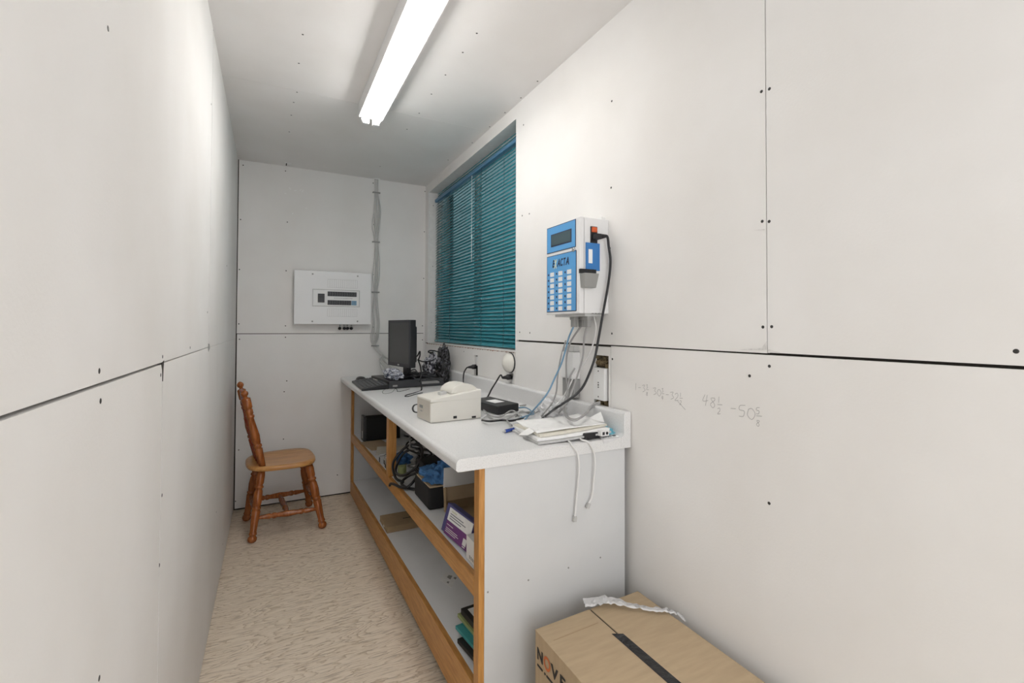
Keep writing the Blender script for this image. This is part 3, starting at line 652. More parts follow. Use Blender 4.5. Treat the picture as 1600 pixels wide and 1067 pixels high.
part('foot_bracket', 'lgrey', ex, lambda b: (b.box(1.245, 1.335, EY0 + .01, EY1 - .02, EZ0 - .010, EZ0)), bevel=.001)
# plugs under the unit
def dplug(x, y, lb, mats, pts, rad, cn, cl):
    o = thing('plugged_cable', (x, y, EZ0 - .045), cl, 'cable', 'cables plugged into the bottom of the wall unit')
    part('plug', 'mgrey', o, lambda b: (b.box(x - .010, x + .012, y - .016, y + .016, EZ0 - .022, EZ0 - .008), b.box(x - .007, x + .009, y - .013, y + .013, EZ0 - .050, EZ0 - .020)), bevel=.002)
    part('cord', mats, o, lambda b: b.tube([(x, y, EZ0 - .045)] + pts, rad, 8, 8))
dplug(1.262, 1.515, '', 'bluecable', [(1.270,1.562,1.234), (1.270,1.584,1.187), (1.265,1.609,1.126), (1.250,1.638,1.062), (1.230,1.641,1.021), (1.200,1.626,0.996), (1.140,1.595,0.962), (1.196,1.745,0.905), (1.139,1.686,0.896)], .0035, '', 'blue cable plugged under the wall control box, running down to the papers')
dplug(1.290, 1.505, '', 'greycable', [(1.290,1.555,1.239), (1.290,1.591,1.199), (1.300,1.624,1.145), (1.300,1.624,1.066), (1.285,1.592,0.993), (1.250,1.554,0.950), (1.175,1.425,0.948), (1.174,1.375,0.950), (1.246,1.418,0.955), (1.310,1.460,0.979), (1.338,1.449,0.989)], .0038, '', 'grey cable looping from the wall control box to the socket hole by the backsplash')
dplug(1.268, 1.440, '', 'greycable', [(1.275,1.466,1.233), (1.280,1.485,1.154), (1.280,1.523,1.077), (1.270,1.543,1.020), (1.240,1.517,0.993), (1.200,1.496,0.972), (1.279,1.658,0.910)], .0036, '', 'grey cable from the rightmost plug under the wall control box')
cable('network_cable', 'whitecable', [(1.300, 1.440, EZ0 - .008), (1.310,1.440,1.265), (1.310,1.468,1.191), (1.310,1.526,1.121), (1.300,1.569,1.077), (1.290,1.595,1.028), (1.270,1.602,0.992), (1.220,1.581,0.963), (1.284,1.732,0.900)], .0030, 'white cable hanging from under the wall control box in front of the wall seam')
cable('network_cable', 'greycable', [(1.320,1.659,1.218), (1.310,1.683,1.142), (1.300,1.692,1.060), (1.290,1.686,1.001), (1.240,1.642,0.963), (1.180,1.603,0.935), (1.232,1.709,0.900)], .0033, 'grey cable hanging left of the white adapter above the counter')
cable('network_cable', 'greycable', [(1.335,1.445,0.985), (1.310,1.460,0.970), (1.239,1.419,0.953), (1.162,1.366,0.948), (1.170,1.430,0.950), (1.250,1.567,0.955), (1.280,1.589,1.014), (1.290,1.586,1.070), (1.310,1.579,1.109)], .0036, 'grey cable coming out of the wall hole beside the socket strip')
pc = thing('power_cable', (1.28, 1.39, 1.60), 'black power cord plugged into the right side of the wall control box', 'cord')
part('plug', 'black', pc, lambda b: (b.box(1.268, 1.292, SY - .030, SY - .003, 1.598, 1.618), b.lathe((1.282, SY - .018, 1.608), (1.315, SY - .026, 1.612), [(0, .010), (.5, .0095), (1, .006)], 10)), bevel=.002)
part('cord', 'black', pc, lambda b: b.tube([(1.300, SY - .024, 1.612), (1.318, SY - .028, 1.610), (1.326,1.384,1.574), (1.336,1.386,1.516), (1.328,1.390,1.432), (1.304,1.390,1.325), (1.283,1.390,1.230), (1.266,1.390,1.160), (1.248,1.400,1.102), (1.229,1.410,1.058), (1.200,1.420,1.026), (1.156,1.430,0.999), (1.141,1.470,0.971), (1.232,1.679,0.905), (1.196,1.650,0.900)], .0046, 8, 8))
# white adapter hanging on the wall behind the cables
ad = thing('wall_adapter', (W, 1.635, .983), 'tall white adapter with grey lower half on the wall behind the cables', 'adapter')
part('body', 'white_pl', ad, lambda b: b.box(1.312, W, 1.592, 1.684, 1.062, 1.172), bevel=.004)
part('base', 'mgrey', ad, lambda b: b.box(1.318, W, 1.594, 1.682, .985, 1.061), bevel=.003)
part('bracket', 'lgrey', ad, lambda b: (b.box(1.320, W, 1.60, 1.655, 1.173, 1.195), b.lathe((1.325, 1.68, 1.19), (1.325, 1.68, 1.17), [(0, .006), (1, .006)], 8)), bevel=.002)
# socket strip in the wall hole
ss = thing('socket_strip', (W, 1.455, 1.0), 'white narrow cover plate in the ragged hole right of the control box cord', 'cover plate')
a = (1.348,1.490,1.117); c = (1.348,1.418,1.005)
part('plate', 'white_pl', ss, lambda b: b.box(W - .012, W + .012, 1.424, 1.490, .995, 1.118), bevel=.0015)
part('slot', 'gap', ss, lambda b: [b.lathe((W - .0115, 1.459, z), (W - .0125, 1.459, z), [(0, r), (1, r)], 8) for z, r in ((1.106, .003), (1.062, .003), (1.053, .0035), (1.044, .003), (1.008, .003))])
b = MB()
for k in range(60):
    b.obox((W + .014, random.uniform(1.415, 1.497), random.choice((random.uniform(1.120, 1.160), random.uniform(.925, .990)))), (.012, .016, .014), (random.random() * 3, random.random() * 3, random.random() * 3))
tag(b.build('hole_filling', 'brown'), 'brown rough stuffing showing above and below the white cover plate', 'stuffing')['kind'] = 'stuff'
# sockets under the window
for i, (y, z, lb) in enumerate(((2.692, 1.0, 'white socket edge in the wall hole nearer the monitor'), (2.21, .985, 'socket edge in the wall hole below the white dome'))):
    o = thing('wall_socket', (W + .01, y, .93), lb, 'socket', 'wall sockets under the window')
    part('socket_face', 'white_pl', o, lambda b: b.box(W + .004, W + .02, y - .012, y + .018, .915 if i else 1.035, 1.01 if i else 1.092), bevel=.001)
for i, (pl, nm) in enumerate((((W, 2.690, 1.030), 'black plug and cord in the wall socket nearer the monitor'), ((W, 2.212, 1.012), 'black plug and cord in the wall socket below the white dome'))):
    y, z = pl[1], pl[2]
    o = thing('power_plug', (W - .02, y, z - .01), nm, 'plug', 'black plugs under the window')
    part('plug_body', 'black', o, lambda b: (b.lathe((W - .000, y, z), (W - .050, y + .012, z - .004), [(0, .014), (.45, .015), (.6, .010), (1, .006)], 12)))
    pts = ([(W - .048, y + .012, z - .004), (1.290,2.706,1.021), (1.285,2.735,0.991), (1.280,2.733,0.952), (1.318,2.829,0.900)] if i == 0 else
           [(W - .048, y + .012, z - .004), (1.290,2.226,1.022), (1.270,2.239,0.985), (1.240,2.229,0.951), (1.233,2.253,0.915), (1.228,2.267,0.900)])
    part('cord', 'black', o, lambda b: b.tube(pts, .0042, 8, 8))
sp = thing('dome_sensor', (W, 2.222, 1.04), 'round cream dome mounted on the wall below the blind corner', 'sensor')
part('dome', 'cream_pl', sp, lambda b: b.lathe((W, 2.222, 1.086), (W - .046, 2.222, 1.086), [(0, .050), (.3, .052), (.6, .044), (.85, .028), (1, .006)], 28))
part('backplate', 'dgrey', sp, lambda b: b.lathe((W - .0005, 2.222, 1.086), (W - .006, 2.222, 1.086), [(0, .054), (1, .054)], 24))

# ================================================================= THINGS ON THE COUNTER
ZT = .8905
# keyboard
kb = thing('keyboard', (.79, 3.29, ZT), 'black computer keyboard at the far end of the counter', 'keyboard')
k0, k1, k2, k3 = V((0.695,3.547,0.890)), V((0.695,2.804,0.890)), V((0.881,3.019,0.890)), V((0.889,3.669,0.890))
k1 = V(.700, 2.90, ZT); k0 = V(.712, 3.36, ZT); k2 = V(.868, 2.925, ZT); k3 = k0 + (k2 - k1)
def kq(u, v, h): return k1 + (k0 - k1) * u + (k2 - k1) * v + V(0, 0, h)
part('body', 'black', kb, lambda b: b.hexa([kq(u, v, 0) for u, v in ((0, 0), (1, 0), (1, 1), (0, 1))] + [kq(u, v, .014 + .016 * v) for u, v in ((0, 0), (1, 0), (1, 1), (0, 1))]), bevel=.004)
def keys(b):
    for r_ in range(6):
        n = 21
        for c_ in range(n):
            if c_ in (15, 19 if r_ < 0 else 15): continue
            u0 = .03 + c_ * .0447; u1 = u0 + .038; v0 = .10 + r_ * .145; v1 = v0 + .118
            if r_ == 0 and 4 <= c_ <= 8: u1 = u0 + .0447
            hb = lambda v: .013 + .016 * v
            b.hexa([kq(u, v, hb(v)) for u, v in ((u0, v0), (u1, v0), (u1, v1), (u0, v1))] + [kq(u, v, hb(v) + .006) for u, v in ((u0 + .005, v0 + .01), (u1 - .005, v0 + .01), (u1 - .005, v1 - .01), (u0 + .005, v1 - .01))])
part('keys', 'keycap', kb, keys)
# small pouch beyond keyboard
ms = thing('computer_mouse', (.80, 3.50, ZT), 'black mouse at the left back corner of the keyboard', 'mouse')
part('shell', 'black', ms, lambda b: b.lathe((.80, 3.43, ZT + .004), (.79, 3.55, ZT + .004), [(0, .008), (.1, .022), (.4, .032), (.8, .028), (1, .008)], 20))
ms.scale = (1, 1, .8)
cable('mouse_cord', 'black', [(.86, 3.42, ZT + .004), (.90, 3.35, .896), (0.910,2.936,0.890), (0.889,2.785,0.890), (0.980,2.869,0.890)], .0022, 'thin black cord looping on the counter beside the keyboard', 'cord')
cable('thin_cord', 'mgrey', [(0.874,2.988,0.890), (0.814,2.852,0.890), (0.797,2.740,0.890), (0.849,2.774,0.890), (0.917,2.967,0.890)], .0020, 'thin grey cord curled on the counter right of the keyboard', 'cord')
# desktop computer lying flat
tw = thing('desktop_computer', (1.04, 3.10, ZT), 'flat black desktop computer lying under the monitor', 'computer')
TR = .09
def trot(p): x, y = p; c, s_ = math.cos(TR), math.sin(TR); return (.870 + x * c - y * s_, 2.925 + x * s_ + y * c)
def tb(b, x0, x1, y0, y1, z0, z1, mi=0):
    q = [trot(p) for p in ((x0, y0), (x1, y0), (x1, y1), (x0, y1))]; b.hexa([(*p, z0) for p in q] + [(*p, z1) for p in q], mi)
part('case', 'black', tw, lambda b: tb(b, 0, .36, .012, .40, ZT + .003, ZT + .048), bevel=.003)
part('front_bezel', 'dgrey', tw, lambda b: tb(b, -.002, .362, 0, .012, ZT + .002, ZT + .050), bevel=.004)
part('drive_slot', 'mgrey', tw, lambda b: (tb(b, .20, .33, -.0015, .001, ZT + .018, ZT + .034), tb(b, .02, .05, -.0015, .001, ZT + .012, ZT + .022)))
cd = thing('small_box', (.865, 3.33, ZT), 'small cream and brown box at the left edge of the black computer', 'box')
part('carton', 'kraft', cd, lambda b: b.box(.838, .862, 3.17, 3.28, ZT, ZT + .022)); part('lid', 'paper2', cd, lambda b: b.box(.836, .863, 3.17, 3.28, ZT + .0225, ZT + .032))
# monitor
mo = thing('computer_monitor', (1.02, 3.10, .942), 'black flat screen monitor standing on the computer, turned toward the aisle', 'monitor')
A, Bq = V(.940, 3.275, 0), V(1.000, 2.945, 0); dv = (Bq - A).normalized(); nv = V(-dv.y, dv.x, 0)   # outward to the right / back
if nv.x < 0: nv = -nv
mz0, mz1 = 1.012, 1.318
def mp_(u, t, z): return A + (Bq - A) * u + nv * t + V(0, 0, z)
def mbox(b, u0, u1, t0, t1, z0, z1, mi=0):
    b.hexa([mp_(u, t, z0) for u, t in ((u0, t0), (u1, t0), (u1, t1), (u0, t1))] + [mp_(u, t, z1) for u, t in ((u0, t0), (u1, t0), (u1, t1), (u0, t1))], mi)
part('housing', 'black', mo, lambda b: mbox(b, 0, 1, .002, .042, mz0, mz1), bevel=.004)
part('rear_cover', 'black', mo, lambda b: mbox(b, .12, .88, .040, .072, mz0 + .03, mz1 - .04), bevel=.010)
part('bezel', 'dgrey', mo, lambda b: (mbox(b, 0, 1, -.003, .003, mz1 - .018, mz1), mbox(b, 0, 1, -.003, .003, mz0, mz0 + .026), mbox(b, 0, .05, -.003, .003, mz0, mz1), mbox(b, .95, 1, -.003, .003, mz0, mz1)), bevel=.001)
part('screen', 'screen', mo, lambda b: mbox(b, .045, .955, -.001, .004, mz0 + .022, mz1 - .016))
part('stand_neck', 'black', mo, lambda b: mbox(b, .40, .60, .045, .075, ZT + .060, mz0 + .12), bevel=.006)
part('stand_base', 'black', mo, lambda b: mbox(b, .18, .82, -.04, .15, ZT + .0505, ZT + .064), bevel=.008)
part('badge', 'lgrey', mo, lambda b: mbox(b, .48, .54, -.0045, -.002, mz0 + .008, mz0 + .016))
# crumpled bags
def blob(b, c, size, n=3, amp=.25, seed=1, mi=0, flat=True, hi=.7):
    rnd = random.Random(seed)
    r = bmesh.ops.create_icosphere(b.bm, subdivisions=n, radius=1)
    from mathutils import noise
    off = V(rnd.random() * 50, rnd.random() * 50, rnd.random() * 50)
    for v in r['verts']:
        d = v.co.normalized(); k = 1 + amp * noise.noise(d * 2.2 + off) * 1.6 + amp * hi * noise.noise(d * 6 + off)
        p = V(d.x * size[0] * k, d.y * size[1] * k, d.z * size[2] * k)
        if flat and p.z < -size[2] * .72: p.z = -size[2] * .72
        v.co = p + V(c) + (V(0, 0, size[2] * .72) if flat else V(0, 0, 0))
    for f in {f for v in r['verts'] for f in v.link_faces}: f.material_index = mi
b = MB(); blob(b, (1.262, 3.06, ZT), (.045, .055, .145), 4, .22, 3)
tag(b.build('plastic_bag', 'bag_black'), 'glossy black plastic bag standing upright against the backsplash', 'bag', 'bags of cables behind the monitor')
b = MB(); blob(b, (1.235, 3.22, ZT), (.055, .075, .115), 4, .25, 5)
tag(b.build('plastic_bag', 'bag_mix'), 'clear plastic bag full of dark cables, left of the black bag', 'bag', 'bags of cables behind the monitor')
b = MB(); blob(b, (.925, 3.08, ZT + .051), (.050, .15, .034), 4, .35, 9)
tag(b.build('plastic_bag', 'bag_clear'), 'flat crumpled clear bag lying on the computer below the monitor screen', 'bag')
b = MB(); b.tube([(1.262, 3.055, 1.098), (1.255, 3.045, 1.115), (1.262, 3.03, 1.125), (1.285, 3.02, 1.118)], .004, 8, 6); b.tube([(1.258, 3.07, 1.095), (1.22, 3.10, 1.108), (1.19, 3.13, 1.112), (1.185, 3.15, 1.10), (1.215, 3.13, 1.095)], .0045, 8, 6)
tag(b.build('cable_tie', 'black'), 'black cable ends sticking out of the top of the black bag', 'cable end')
cable('monitor_cable', 'black', [(1.06, 3.10, 1.06), (1.080,3.056,1.082), (1.090,3.032,1.112), (1.100,3.065,1.081), (1.100,3.095,1.049), (1.120,3.117,1.004), (1.100,3.033,0.960), (1.014,2.777,0.945)], .0045, 'black cable looping up behind the right edge of the monitor')
cable('monitor_cable', 'black', [(1.100,3.126,1.051), (1.140,3.111,1.038), (1.190,3.128,1.040), (1.220,3.136,1.047)], .0040, 'black cable running from the monitor to the bag of cables')
cable('data_cable', 'dgrey', [(0.993,3.113,0.945), (1.032,3.100,0.970), (1.166,3.424,0.960), (1.092,3.050,0.955), (1.120,2.956,0.950), (1.139,2.793,0.945), (1.148,2.710,0.930), (1.187,2.751,0.900)], .0050, 'dark grey cable lying across the computer toward the printer')
cable('data_cable', 'dgrey', [(0.953,3.272,0.945), (1.020,3.368,0.970), (1.009,3.176,0.960), (1.058,3.161,0.955), (1.022,2.878,0.950), (1.089,2.897,0.945)], .0048, 'dark cable draped over the computer in front of the monitor stand')
cable('data_cable', 'black', [(1.040,2.841,0.945), (1.020,2.758,0.931), (1.027,2.781,0.890), (0.962,2.690,0.890), (0.890,2.611,0.890), (0.884,2.560,0.890), (0.955,2.635,0.890), (1.002,2.670,0.890)], .0042, 'black cable folded on the counter between computer and printer')
cable('printer_cable', 'black', [(0.877,2.279,0.890), (0.846,2.272,0.890), (0.813,2.187,0.890), (0.794,2.085,0.890), (0.815,2.057,0.890)], .0042, 'short black cable loop at the left side of the printer')
for i in range(4):
    r0 = random.Random(i + 30)
    P0 = [(1.10 + r0.uniform(-.09, .09), 3.08 + r0.uniform(-.10, .10), ZT + .058 + r0.uniform(0, .02)) for _ in range(7)]
    cable('data_cable', 'dgrey' if i % 2 else 'black', P0, .0045, 'dark cable in the tangle on top of the computer behind the monitor stand', 'cable', 'tangled dark cables on the computer')
# receipt printer
pr = thing('receipt_printer', (.89, 1.93, ZT), 'cream receipt printer in the middle of the counter with domed paper cover', 'printer')
PR = .07
def prt(x, y, z): c, s_ = math.cos(PR), math.sin(PR); return V(.782 + x * c - y * s_, 1.812 + x * s_ + y * c, ZT + z)
def pbx(b, x0, x1, y0, y1, z0, z1, z1b=None, mi=0):
    zb = z1 if z1b is None else z1b
    q = ((x0, y0), (x1, y0), (x1, y1), (x0, y1))
    b.hexa([prt(*p, z0) for p in q] + [prt(x0, y0, z1), prt(x1, y0, zb), prt(x1, y1, zb), prt(x0, y1, z1)], mi)
LX, LY_ = .226, .155
part('body', 'cream_pl', pr, lambda b: pbx(b, 0, LX, 0, LY_, 0, .079, .104), bevel=.004)
part('front_face', 'cream_side', pr, lambda b: pbx(b, -.0012, .003, .005, LY_ - .005, .004, .086), bevel=.001)
part('top_cover', 'cream_pl', pr, lambda b: pbx(b, -.001, LX, -.001, LY_ + .001, .0815, .0935, .122), bevel=.004)
def domef(b):
    pl = []
    N = 14
    for k in range(N + 1):
        a = PI - PI * k / N; pl.append((.158 + .062 * math.cos(a), .108 + .038 * math.sin(a)))
    A_ = [b.bm.verts.new(prt(x, .020, z)) for x, z in pl]; B_ = [b.bm.verts.new(prt(x, LY_ - .016, z)) for x, z in pl]
    for i in range(N): b.bm.faces.new((A_[i], A_[i + 1], B_[i + 1], B_[i])).smooth = True
    b.bm.faces.new(A_[::-1]); b.bm.faces.new(B_); b.bm.faces.new((A_[0], B_[0], B_[-1], A_[-1]))
part('paper_cover', 'cream_pl', pr, domef, bevel=.003)
part('latch', 'lgrey', pr, lambda b: pbx(b, .060, .088, .045, .075, .100, .112, .116), bevel=.002)
part('port', 'black', pr, lambda b: (pbx(b, .098, .113, -.002, .002, .010, .020), pbx(b, .182, .200, -.002, .002, .004, .012)))
part('badge', 'mgrey', pr, lambda b: (pbx(b, -.0025, 0, .085, .120, .048, .060), pbx(b, -.0025, 0, .088, .110, .034, .038)))
# black power brick
ps = thing('power_supply', (1.16, 1.98, ZT), 'black power supply brick with white sticker beside the printer', 'power supply')
q0, q1, q2 = V(1.094, 1.852, 0), V(1.222, 1.892, 0), V(1.165, 2.15, 0); q3 = q0 + (V((1.259,2.214,0.930)) - V((1.209,1.864,0.930)))
q0.z = q1.z = 0; dl = V(-.03, .25, 0)
def pq(u, v, h): return q0 + (q1 - q0) * u + dl * v + V(0, 0, ZT + h)
part('case', 'black', ps, lambda b: b.hexa([pq(u, v, .001) for u, v in ((0, 0), (1, 0), (1, 1), (0, 1))] + [pq(u, v, .038) for u, v in ((0, 0), (1, 0), (1, 1), (0, 1))]), bevel=.005)
part('sticker', 'paper', ps, lambda b: b.hexa([pq(u, v, h) for h in (.0382, .0388) for u, v in ((.30, .30), (.75, .30), (.75, .62), (.30, .62))]))
# tangle between printer and papers
rr = random.Random(4)
ends = [[(0.998,1.805,0.890), (1.039,1.831,0.890), (1.047,1.765,0.890), (1.112,1.795,0.890), (1.160,1.804,0.890), (1.181,1.761,0.890)], [(0.974,1.743,0.890), (0.981,1.684,0.890), (1.048,1.707,0.890), (1.065,1.656,0.890), (1.149,1.715,0.890)], [(1.066,1.934,0.890), (1.025,1.761,0.890), (1.072,1.768,0.890), (1.158,1.837,0.890), (1.148,1.731,0.890)],
        [(1.291,2.014,0.890), (1.321,1.979,0.890), (1.319,1.902,0.890), (1.288,1.826,0.890), (1.234,1.800,0.890), (1.211,1.846,0.890), (1.146,1.778,0.890)], [(1.038,1.604,0.890), (1.053,1.676,0.890), (1.108,1.751,0.890), (1.175,1.796,0.890), (1.262,1.821,0.890)], [(1.236,1.923,0.890), (1.252,1.879,0.890), (1.229,1.770,0.890), (1.175,1.718,0.890), (1.122,1.699,0.890)], [(1.311,2.156,0.890), (1.389,2.263,0.890), (1.387,2.214,0.890), (1.319,2.107,0.890)]]
labs = ['white cable lying in front of the power supply brick', 'black cable on the counter between printer and papers', 'grey cable running along the front of the power supply brick', 'grey cable looping right of the power supply brick', 'grey cable curling at the left edge of the papers', 'blue cable on the counter right of the power supply brick', 'thin grey cord loop behind the power supply brick']
for i, (e, mt, rd) in enumerate(zip(ends, ('whitecable', 'black', 'greycable', 'greycable', 'greycable', 'bluecable', 'mgrey'), (.0036, .0042, .0036, .0033, .0033, .003, .0028))):
    pts = [(x, y, ZT + rd + (.006 if 0 < j < len(e) - 1 and j % 2 else 0) + (i % 3) * .004) for j, (x, y, z) in enumerate(e)]
    cable('data_cable', mt, pts, rd, labs[i])
# clear bag by backsplash
b = MB(); blob(b, (1.265, 1.68, ZT), (.036, .085, .050), 4, .25, 14)
tag(b.build('plastic_bag', 'film'), 'clear plastic bag lying against the backsplash behind the papers', 'bag')
# paper pile: five sheaves, each its own thing
def sheet(name, c4, z, th, matn, label, curl, seed, group='papers piled at the near end of the counter'):
    b = MB(); N = 12; rnd = random.Random(seed); top = []; bot = []
    P_ = [V(*p, 0) for p in c4]
    for i in range(N + 1):
        for j in range(N + 1):
            u, v = i / N, j / N; p = (P_[0] * (1 - u) + P_[1] * u) * (1 - v) + (P_[3] * (1 - u) + P_[2] * u) * v
            zz = z + curl(u, v)
            top.append(b.bm.verts.new((p.x, p.y, zz + th))); bot.append(b.bm.verts.new((p.x, p.y, zz)))
    ix = lambda i, j: i * (N + 1) + j
    for i in range(N):
        for j in range(N):
            b.bm.faces.new((top[ix(i, j)], top[ix(i + 1, j)], top[ix(i + 1, j + 1)], top[ix(i, j + 1)])).smooth = True
            b.bm.faces.new((bot[ix(i, j)], bot[ix(i, j + 1)], bot[ix(i + 1, j + 1)], bot[ix(i + 1, j)])).smooth = True
    for k in range(N):
        for a_, c_ in (((k, 0), (k + 1, 0)), ((N, k), (N, k + 1)), ((k + 1, N), (k, N)), ((0, k + 1), (0, k))):
            b.bm.faces.new((top[ix(*a_)], bot[ix(*a_)], bot[ix(*c_)], top[ix(*c_)]))
    return tag(b.build(name, matn), label, 'papers', group)
# corners: left, near, right, back
pL, pN, pR_, pB = (1.012, 1.555), (.992, 1.335), (1.268, 1.312), (1.268, 1.50)
base = lambda u, v: .004 + .030 * v * (1 - abs(2 * u - 1) * .1)
def mk(dx, dy, s_=1.0, a=0):
    cx = (pL[0] + pN[0] + pR_[0] + pB[0]) / 4; cy = (pL[1] + pN[1] + pR_[1] + pB[1]) / 4; o_ = []
    for p in (pN, pR_, pB, pL):
        x, y = (p[0] - cx) * s_, (p[1] - cy) * s_; o_.append((cx + dx + x * math.cos(a) - y * math.sin(a), cy + dy + x * math.sin(a) + y * math.cos(a)))
    return o_
lift = lambda u, v: .006 + .028 * u ** 1.0
sheet('paper_stack', mk(0, -.005, 1.03, .02), ZT, .006, 'lgrey', 'grey-edged folder at the bottom of the paper pile', lambda u, v: .001 + .015 * u ** 1.5, 1)
sheet('paper_stack', mk(.004, .0, 1.0, -.02), ZT + .0065, .008, 'paper', 'thick sheaf of white papers just above the bottom folder', lambda u, v: .002 + .016 * u ** 1.5, 2)
sheet('paper_stack', mk(.010, .012, .96, .03), ZT + .0155, .007, 'paper2', 'cream-edged sheaf in the middle of the paper pile', lambda u, v: .003 + .016 * u ** 1.5 + .002 * math.sin(v * 5), 3)
sheet('paper_sheet', mk(.014, .020, .94, -.05), ZT + .024, .002, 'paper', 'creased white sheet with faint pencil notes on top of the paper pile', lambda u, v: .004 + .017 * u ** 1.5 + .003 * math.sin(v * 7 + u * 4) + (.012 * max(0, u + v - 1.6)), 4)
b = MB(); b.prism([(1.275, 1.345), (1.290, 1.385), (1.262, 1.425)], 2, 0, .001)
for v in b.bm.verts: v.co = V(v.co.x, v.co.y, ZT + .045 + (.030 if abs(v.co.y - 1.385) < .01 else 0) + v.co.z)
tag(b.build('paper_scrap', 'paper'), 'folded white paper corner sticking up at the back of the pile', 'paper')
b = MB(); b.prism([(.968, 1.42), (.985, 1.385), (1.03, 1.39), (1.03, 1.44), (1.00, 1.435)], 2, ZT + .034, ZT + .035)
for v in b.bm.verts: v.co.z -= (1.03 - v.co.x) * .30
tag(b.build('paper_scrap', 'paper'), 'torn white scrap poking out of the left side of the paper pile', 'paper')
# pen
pn = thing('ballpoint_pen', (1.0, 1.54, ZT), 'blue ballpoint pen poking out of the left side of the papers', 'pen')
pa, pc_ = V((0.961,1.527,0.890)), V((1.035,1.555,0.890)); pa.z = ZT + .0065; pc_.z = ZT + .0065; dd = (pc_ - pa).normalized()
part('barrel', 'pen', pn, lambda b: b.lathe(pa + dd * .012, pa + dd * .060, [(0, .0055), (.1, .0062), (1, .0062)], 12))
part('tip', 'lgrey', pn, lambda b: b.lathe(pa, pa + dd * .012, [(0, .002), (1, .005)], 12))
# adapter under papers, wrap and tagged bag
au = thing('power_adapter', (1.22, 1.335, ZT), 'black adapter with white two-hole connector under the right side of the papers', 'adapter')
part('case', 'black', au, lambda b: b.obox((1.205, 1.335, ZT + .012), (.085, .05, .022), (0, 0, .1)), bevel=.004)
part('connector', ['white_pl', 'black'], au, lambda b: (b.obox((1.238, 1.303, ZT + .020), (.034, .018, .018), (0, 0, .05)), b.obox((1.231, 1.2935, ZT + .020), (.009, .002, .010), (0, 0, .05), 1), b.lathe((1.246, 1.2945, ZT + .020), (1.246, 1.2925, ZT + .020), [(0, .005), (1, .005)], 10, 1)))
b = MB(); blob(b, (1.285, 1.352, ZT), (.024, .040, .016), 3, .3, 21); tag(b.build('plastic_wrap', 'cyan'), 'crumpled pale blue wrapper right of the white connector', 'wrapper')
tb_ = thing('tagged_bag', (1.27, 1.315, ZT), 'flat clear plastic bag with printed tag on the near corner of the counter', 'bag')
part('bag', 'filmw', tb_, lambda b: b.hexa([(x, y, z + h) for h in (0, .0015) for x, y, z in ((1.222, 1.289, ZT + .001), (1.302, 1.289, ZT + .001), (1.300, 1.325, ZT + .006), (1.232, 1.325, ZT + .004))]))
part('bag_drop', 'filmw', tb_, lambda b: b.hexa([(x, y, z) for y in (1.2855, 1.2868) for x, z in ((1.226, ZT - .012), (1.262, ZT - .008), (1.300, ZT + .002), (1.222, ZT + .002))]))
text_mesh('tag_number', '71', .016, 'print_k', tb_, (1.254, 1.296, ZT + .0045), (1, 0, 0), (0, 1, 0))
part('tag_card', 'bright', tb_, lambda b: b.box(1.234, 1.296, 1.2905, 1.314, ZT + .0036, ZT + .0044))
part('tag_print', 'print_k', tb_, lambda b: (b.lathe((1.286, 1.306, ZT + .0045), (1.286, 1.306, ZT + .0055), [(0, .007), (1, .007)], 12), [b.box(1.236 + k * .004, 1.238 + k * .004, 1.300, 1.304 + .002 * (k % 2), ZT + .004, ZT + .005) for k in range(4)]))
# two white cables hanging over the near end
for i, (pts, lb) in enumerate((([(1.105, 1.33, ZT + .004), (1.098, 1.300, ZT + .004), (1.090,1.281,0.892), (1.113,1.280,0.861), (1.120,1.280,0.814), (1.117,1.282,0.762), (1.113,1.284,0.720), (1.107,1.286,0.652)], 'white cable hanging over the counter end, the left and longer of two'),
                               ([(1.155, 1.33, ZT + .008), (1.145, 1.300, ZT + .006), (1.154,1.281,0.894), (1.177,1.280,0.862), (1.185,1.280,0.816), (1.181,1.282,0.763), (1.175,1.284,0.710), (1.161,1.286,0.686)], 'white cable hanging over the counter end, the right and shorter of two'))):
    e = V(pts[-1]); o = thing('hanging_cable', e, lb, 'cable', 'white cables hanging over the counter end')
    part('cord', 'whitecable', o, lambda b: b.tube(pts, .0030, 8, 8))
    part('plug', 'lgrey', o, lambda b: b.obox(e + V(0, 0, -.006), (.011, .010, .018), (0, .1 + .4 * i, 0)), bevel=.001)

# ================================================================= MIDDLE SHELF
def onm(x, y): return zm(y) + .0015
nb = thing('network_box', (.88, 3.5, onm(0, 3.45)), 'upright black box with dark grey spine at the far end of the middle shelf', 'box')
z = onm(0, 3.42)
part('case', 'black_m', nb, lambda b: b.box(.822, 1.06, 3.42, 3.505, z, z + .165), bevel=.003)
part('spine', 'dgrey', nb, lambda b: b.box(.800, .822, 3.416, 3.512, z, z + .172), bevel=.003)
part('sticker', 'lgrey', nb, lambda b: b.box(.7985, .8005, 3.44, 3.455, z + .02, z + .07))
def paperish(name, x0, x1, y0, y1, z, h, rz, matn, lb, cat, group=None):
    b = MB(); b.obox(((x0 + x1) / 2, (y0 + y1) / 2, z + h / 2), (x1 - x0, y1 - y0, h), (-.0233, 0, rz)); return tag(b.build(name, matn), lb, cat, group)
paperish('paper_bag', .79, .93, 3.12, 3.38, onm(0, 3.12) - .002, .008, .1, 'kraft', 'flat brown paper bag on the middle shelf in front of the upright black box', 'bag')
paperish('paper_sheaf', .82, 1.0, 2.95, 3.14, onm(0, 2.95) + .0, .010, -.25, 'paper2', 'cream papers lying on the middle shelf next to the brown paper bag', 'papers')
paperish('paper_sheaf', .83, 1.05, 2.80, 2.96, onm(0, 2.80) - .0, .016, .3, 'paper', 'white papers on the middle shelf behind the divider post', 'papers')
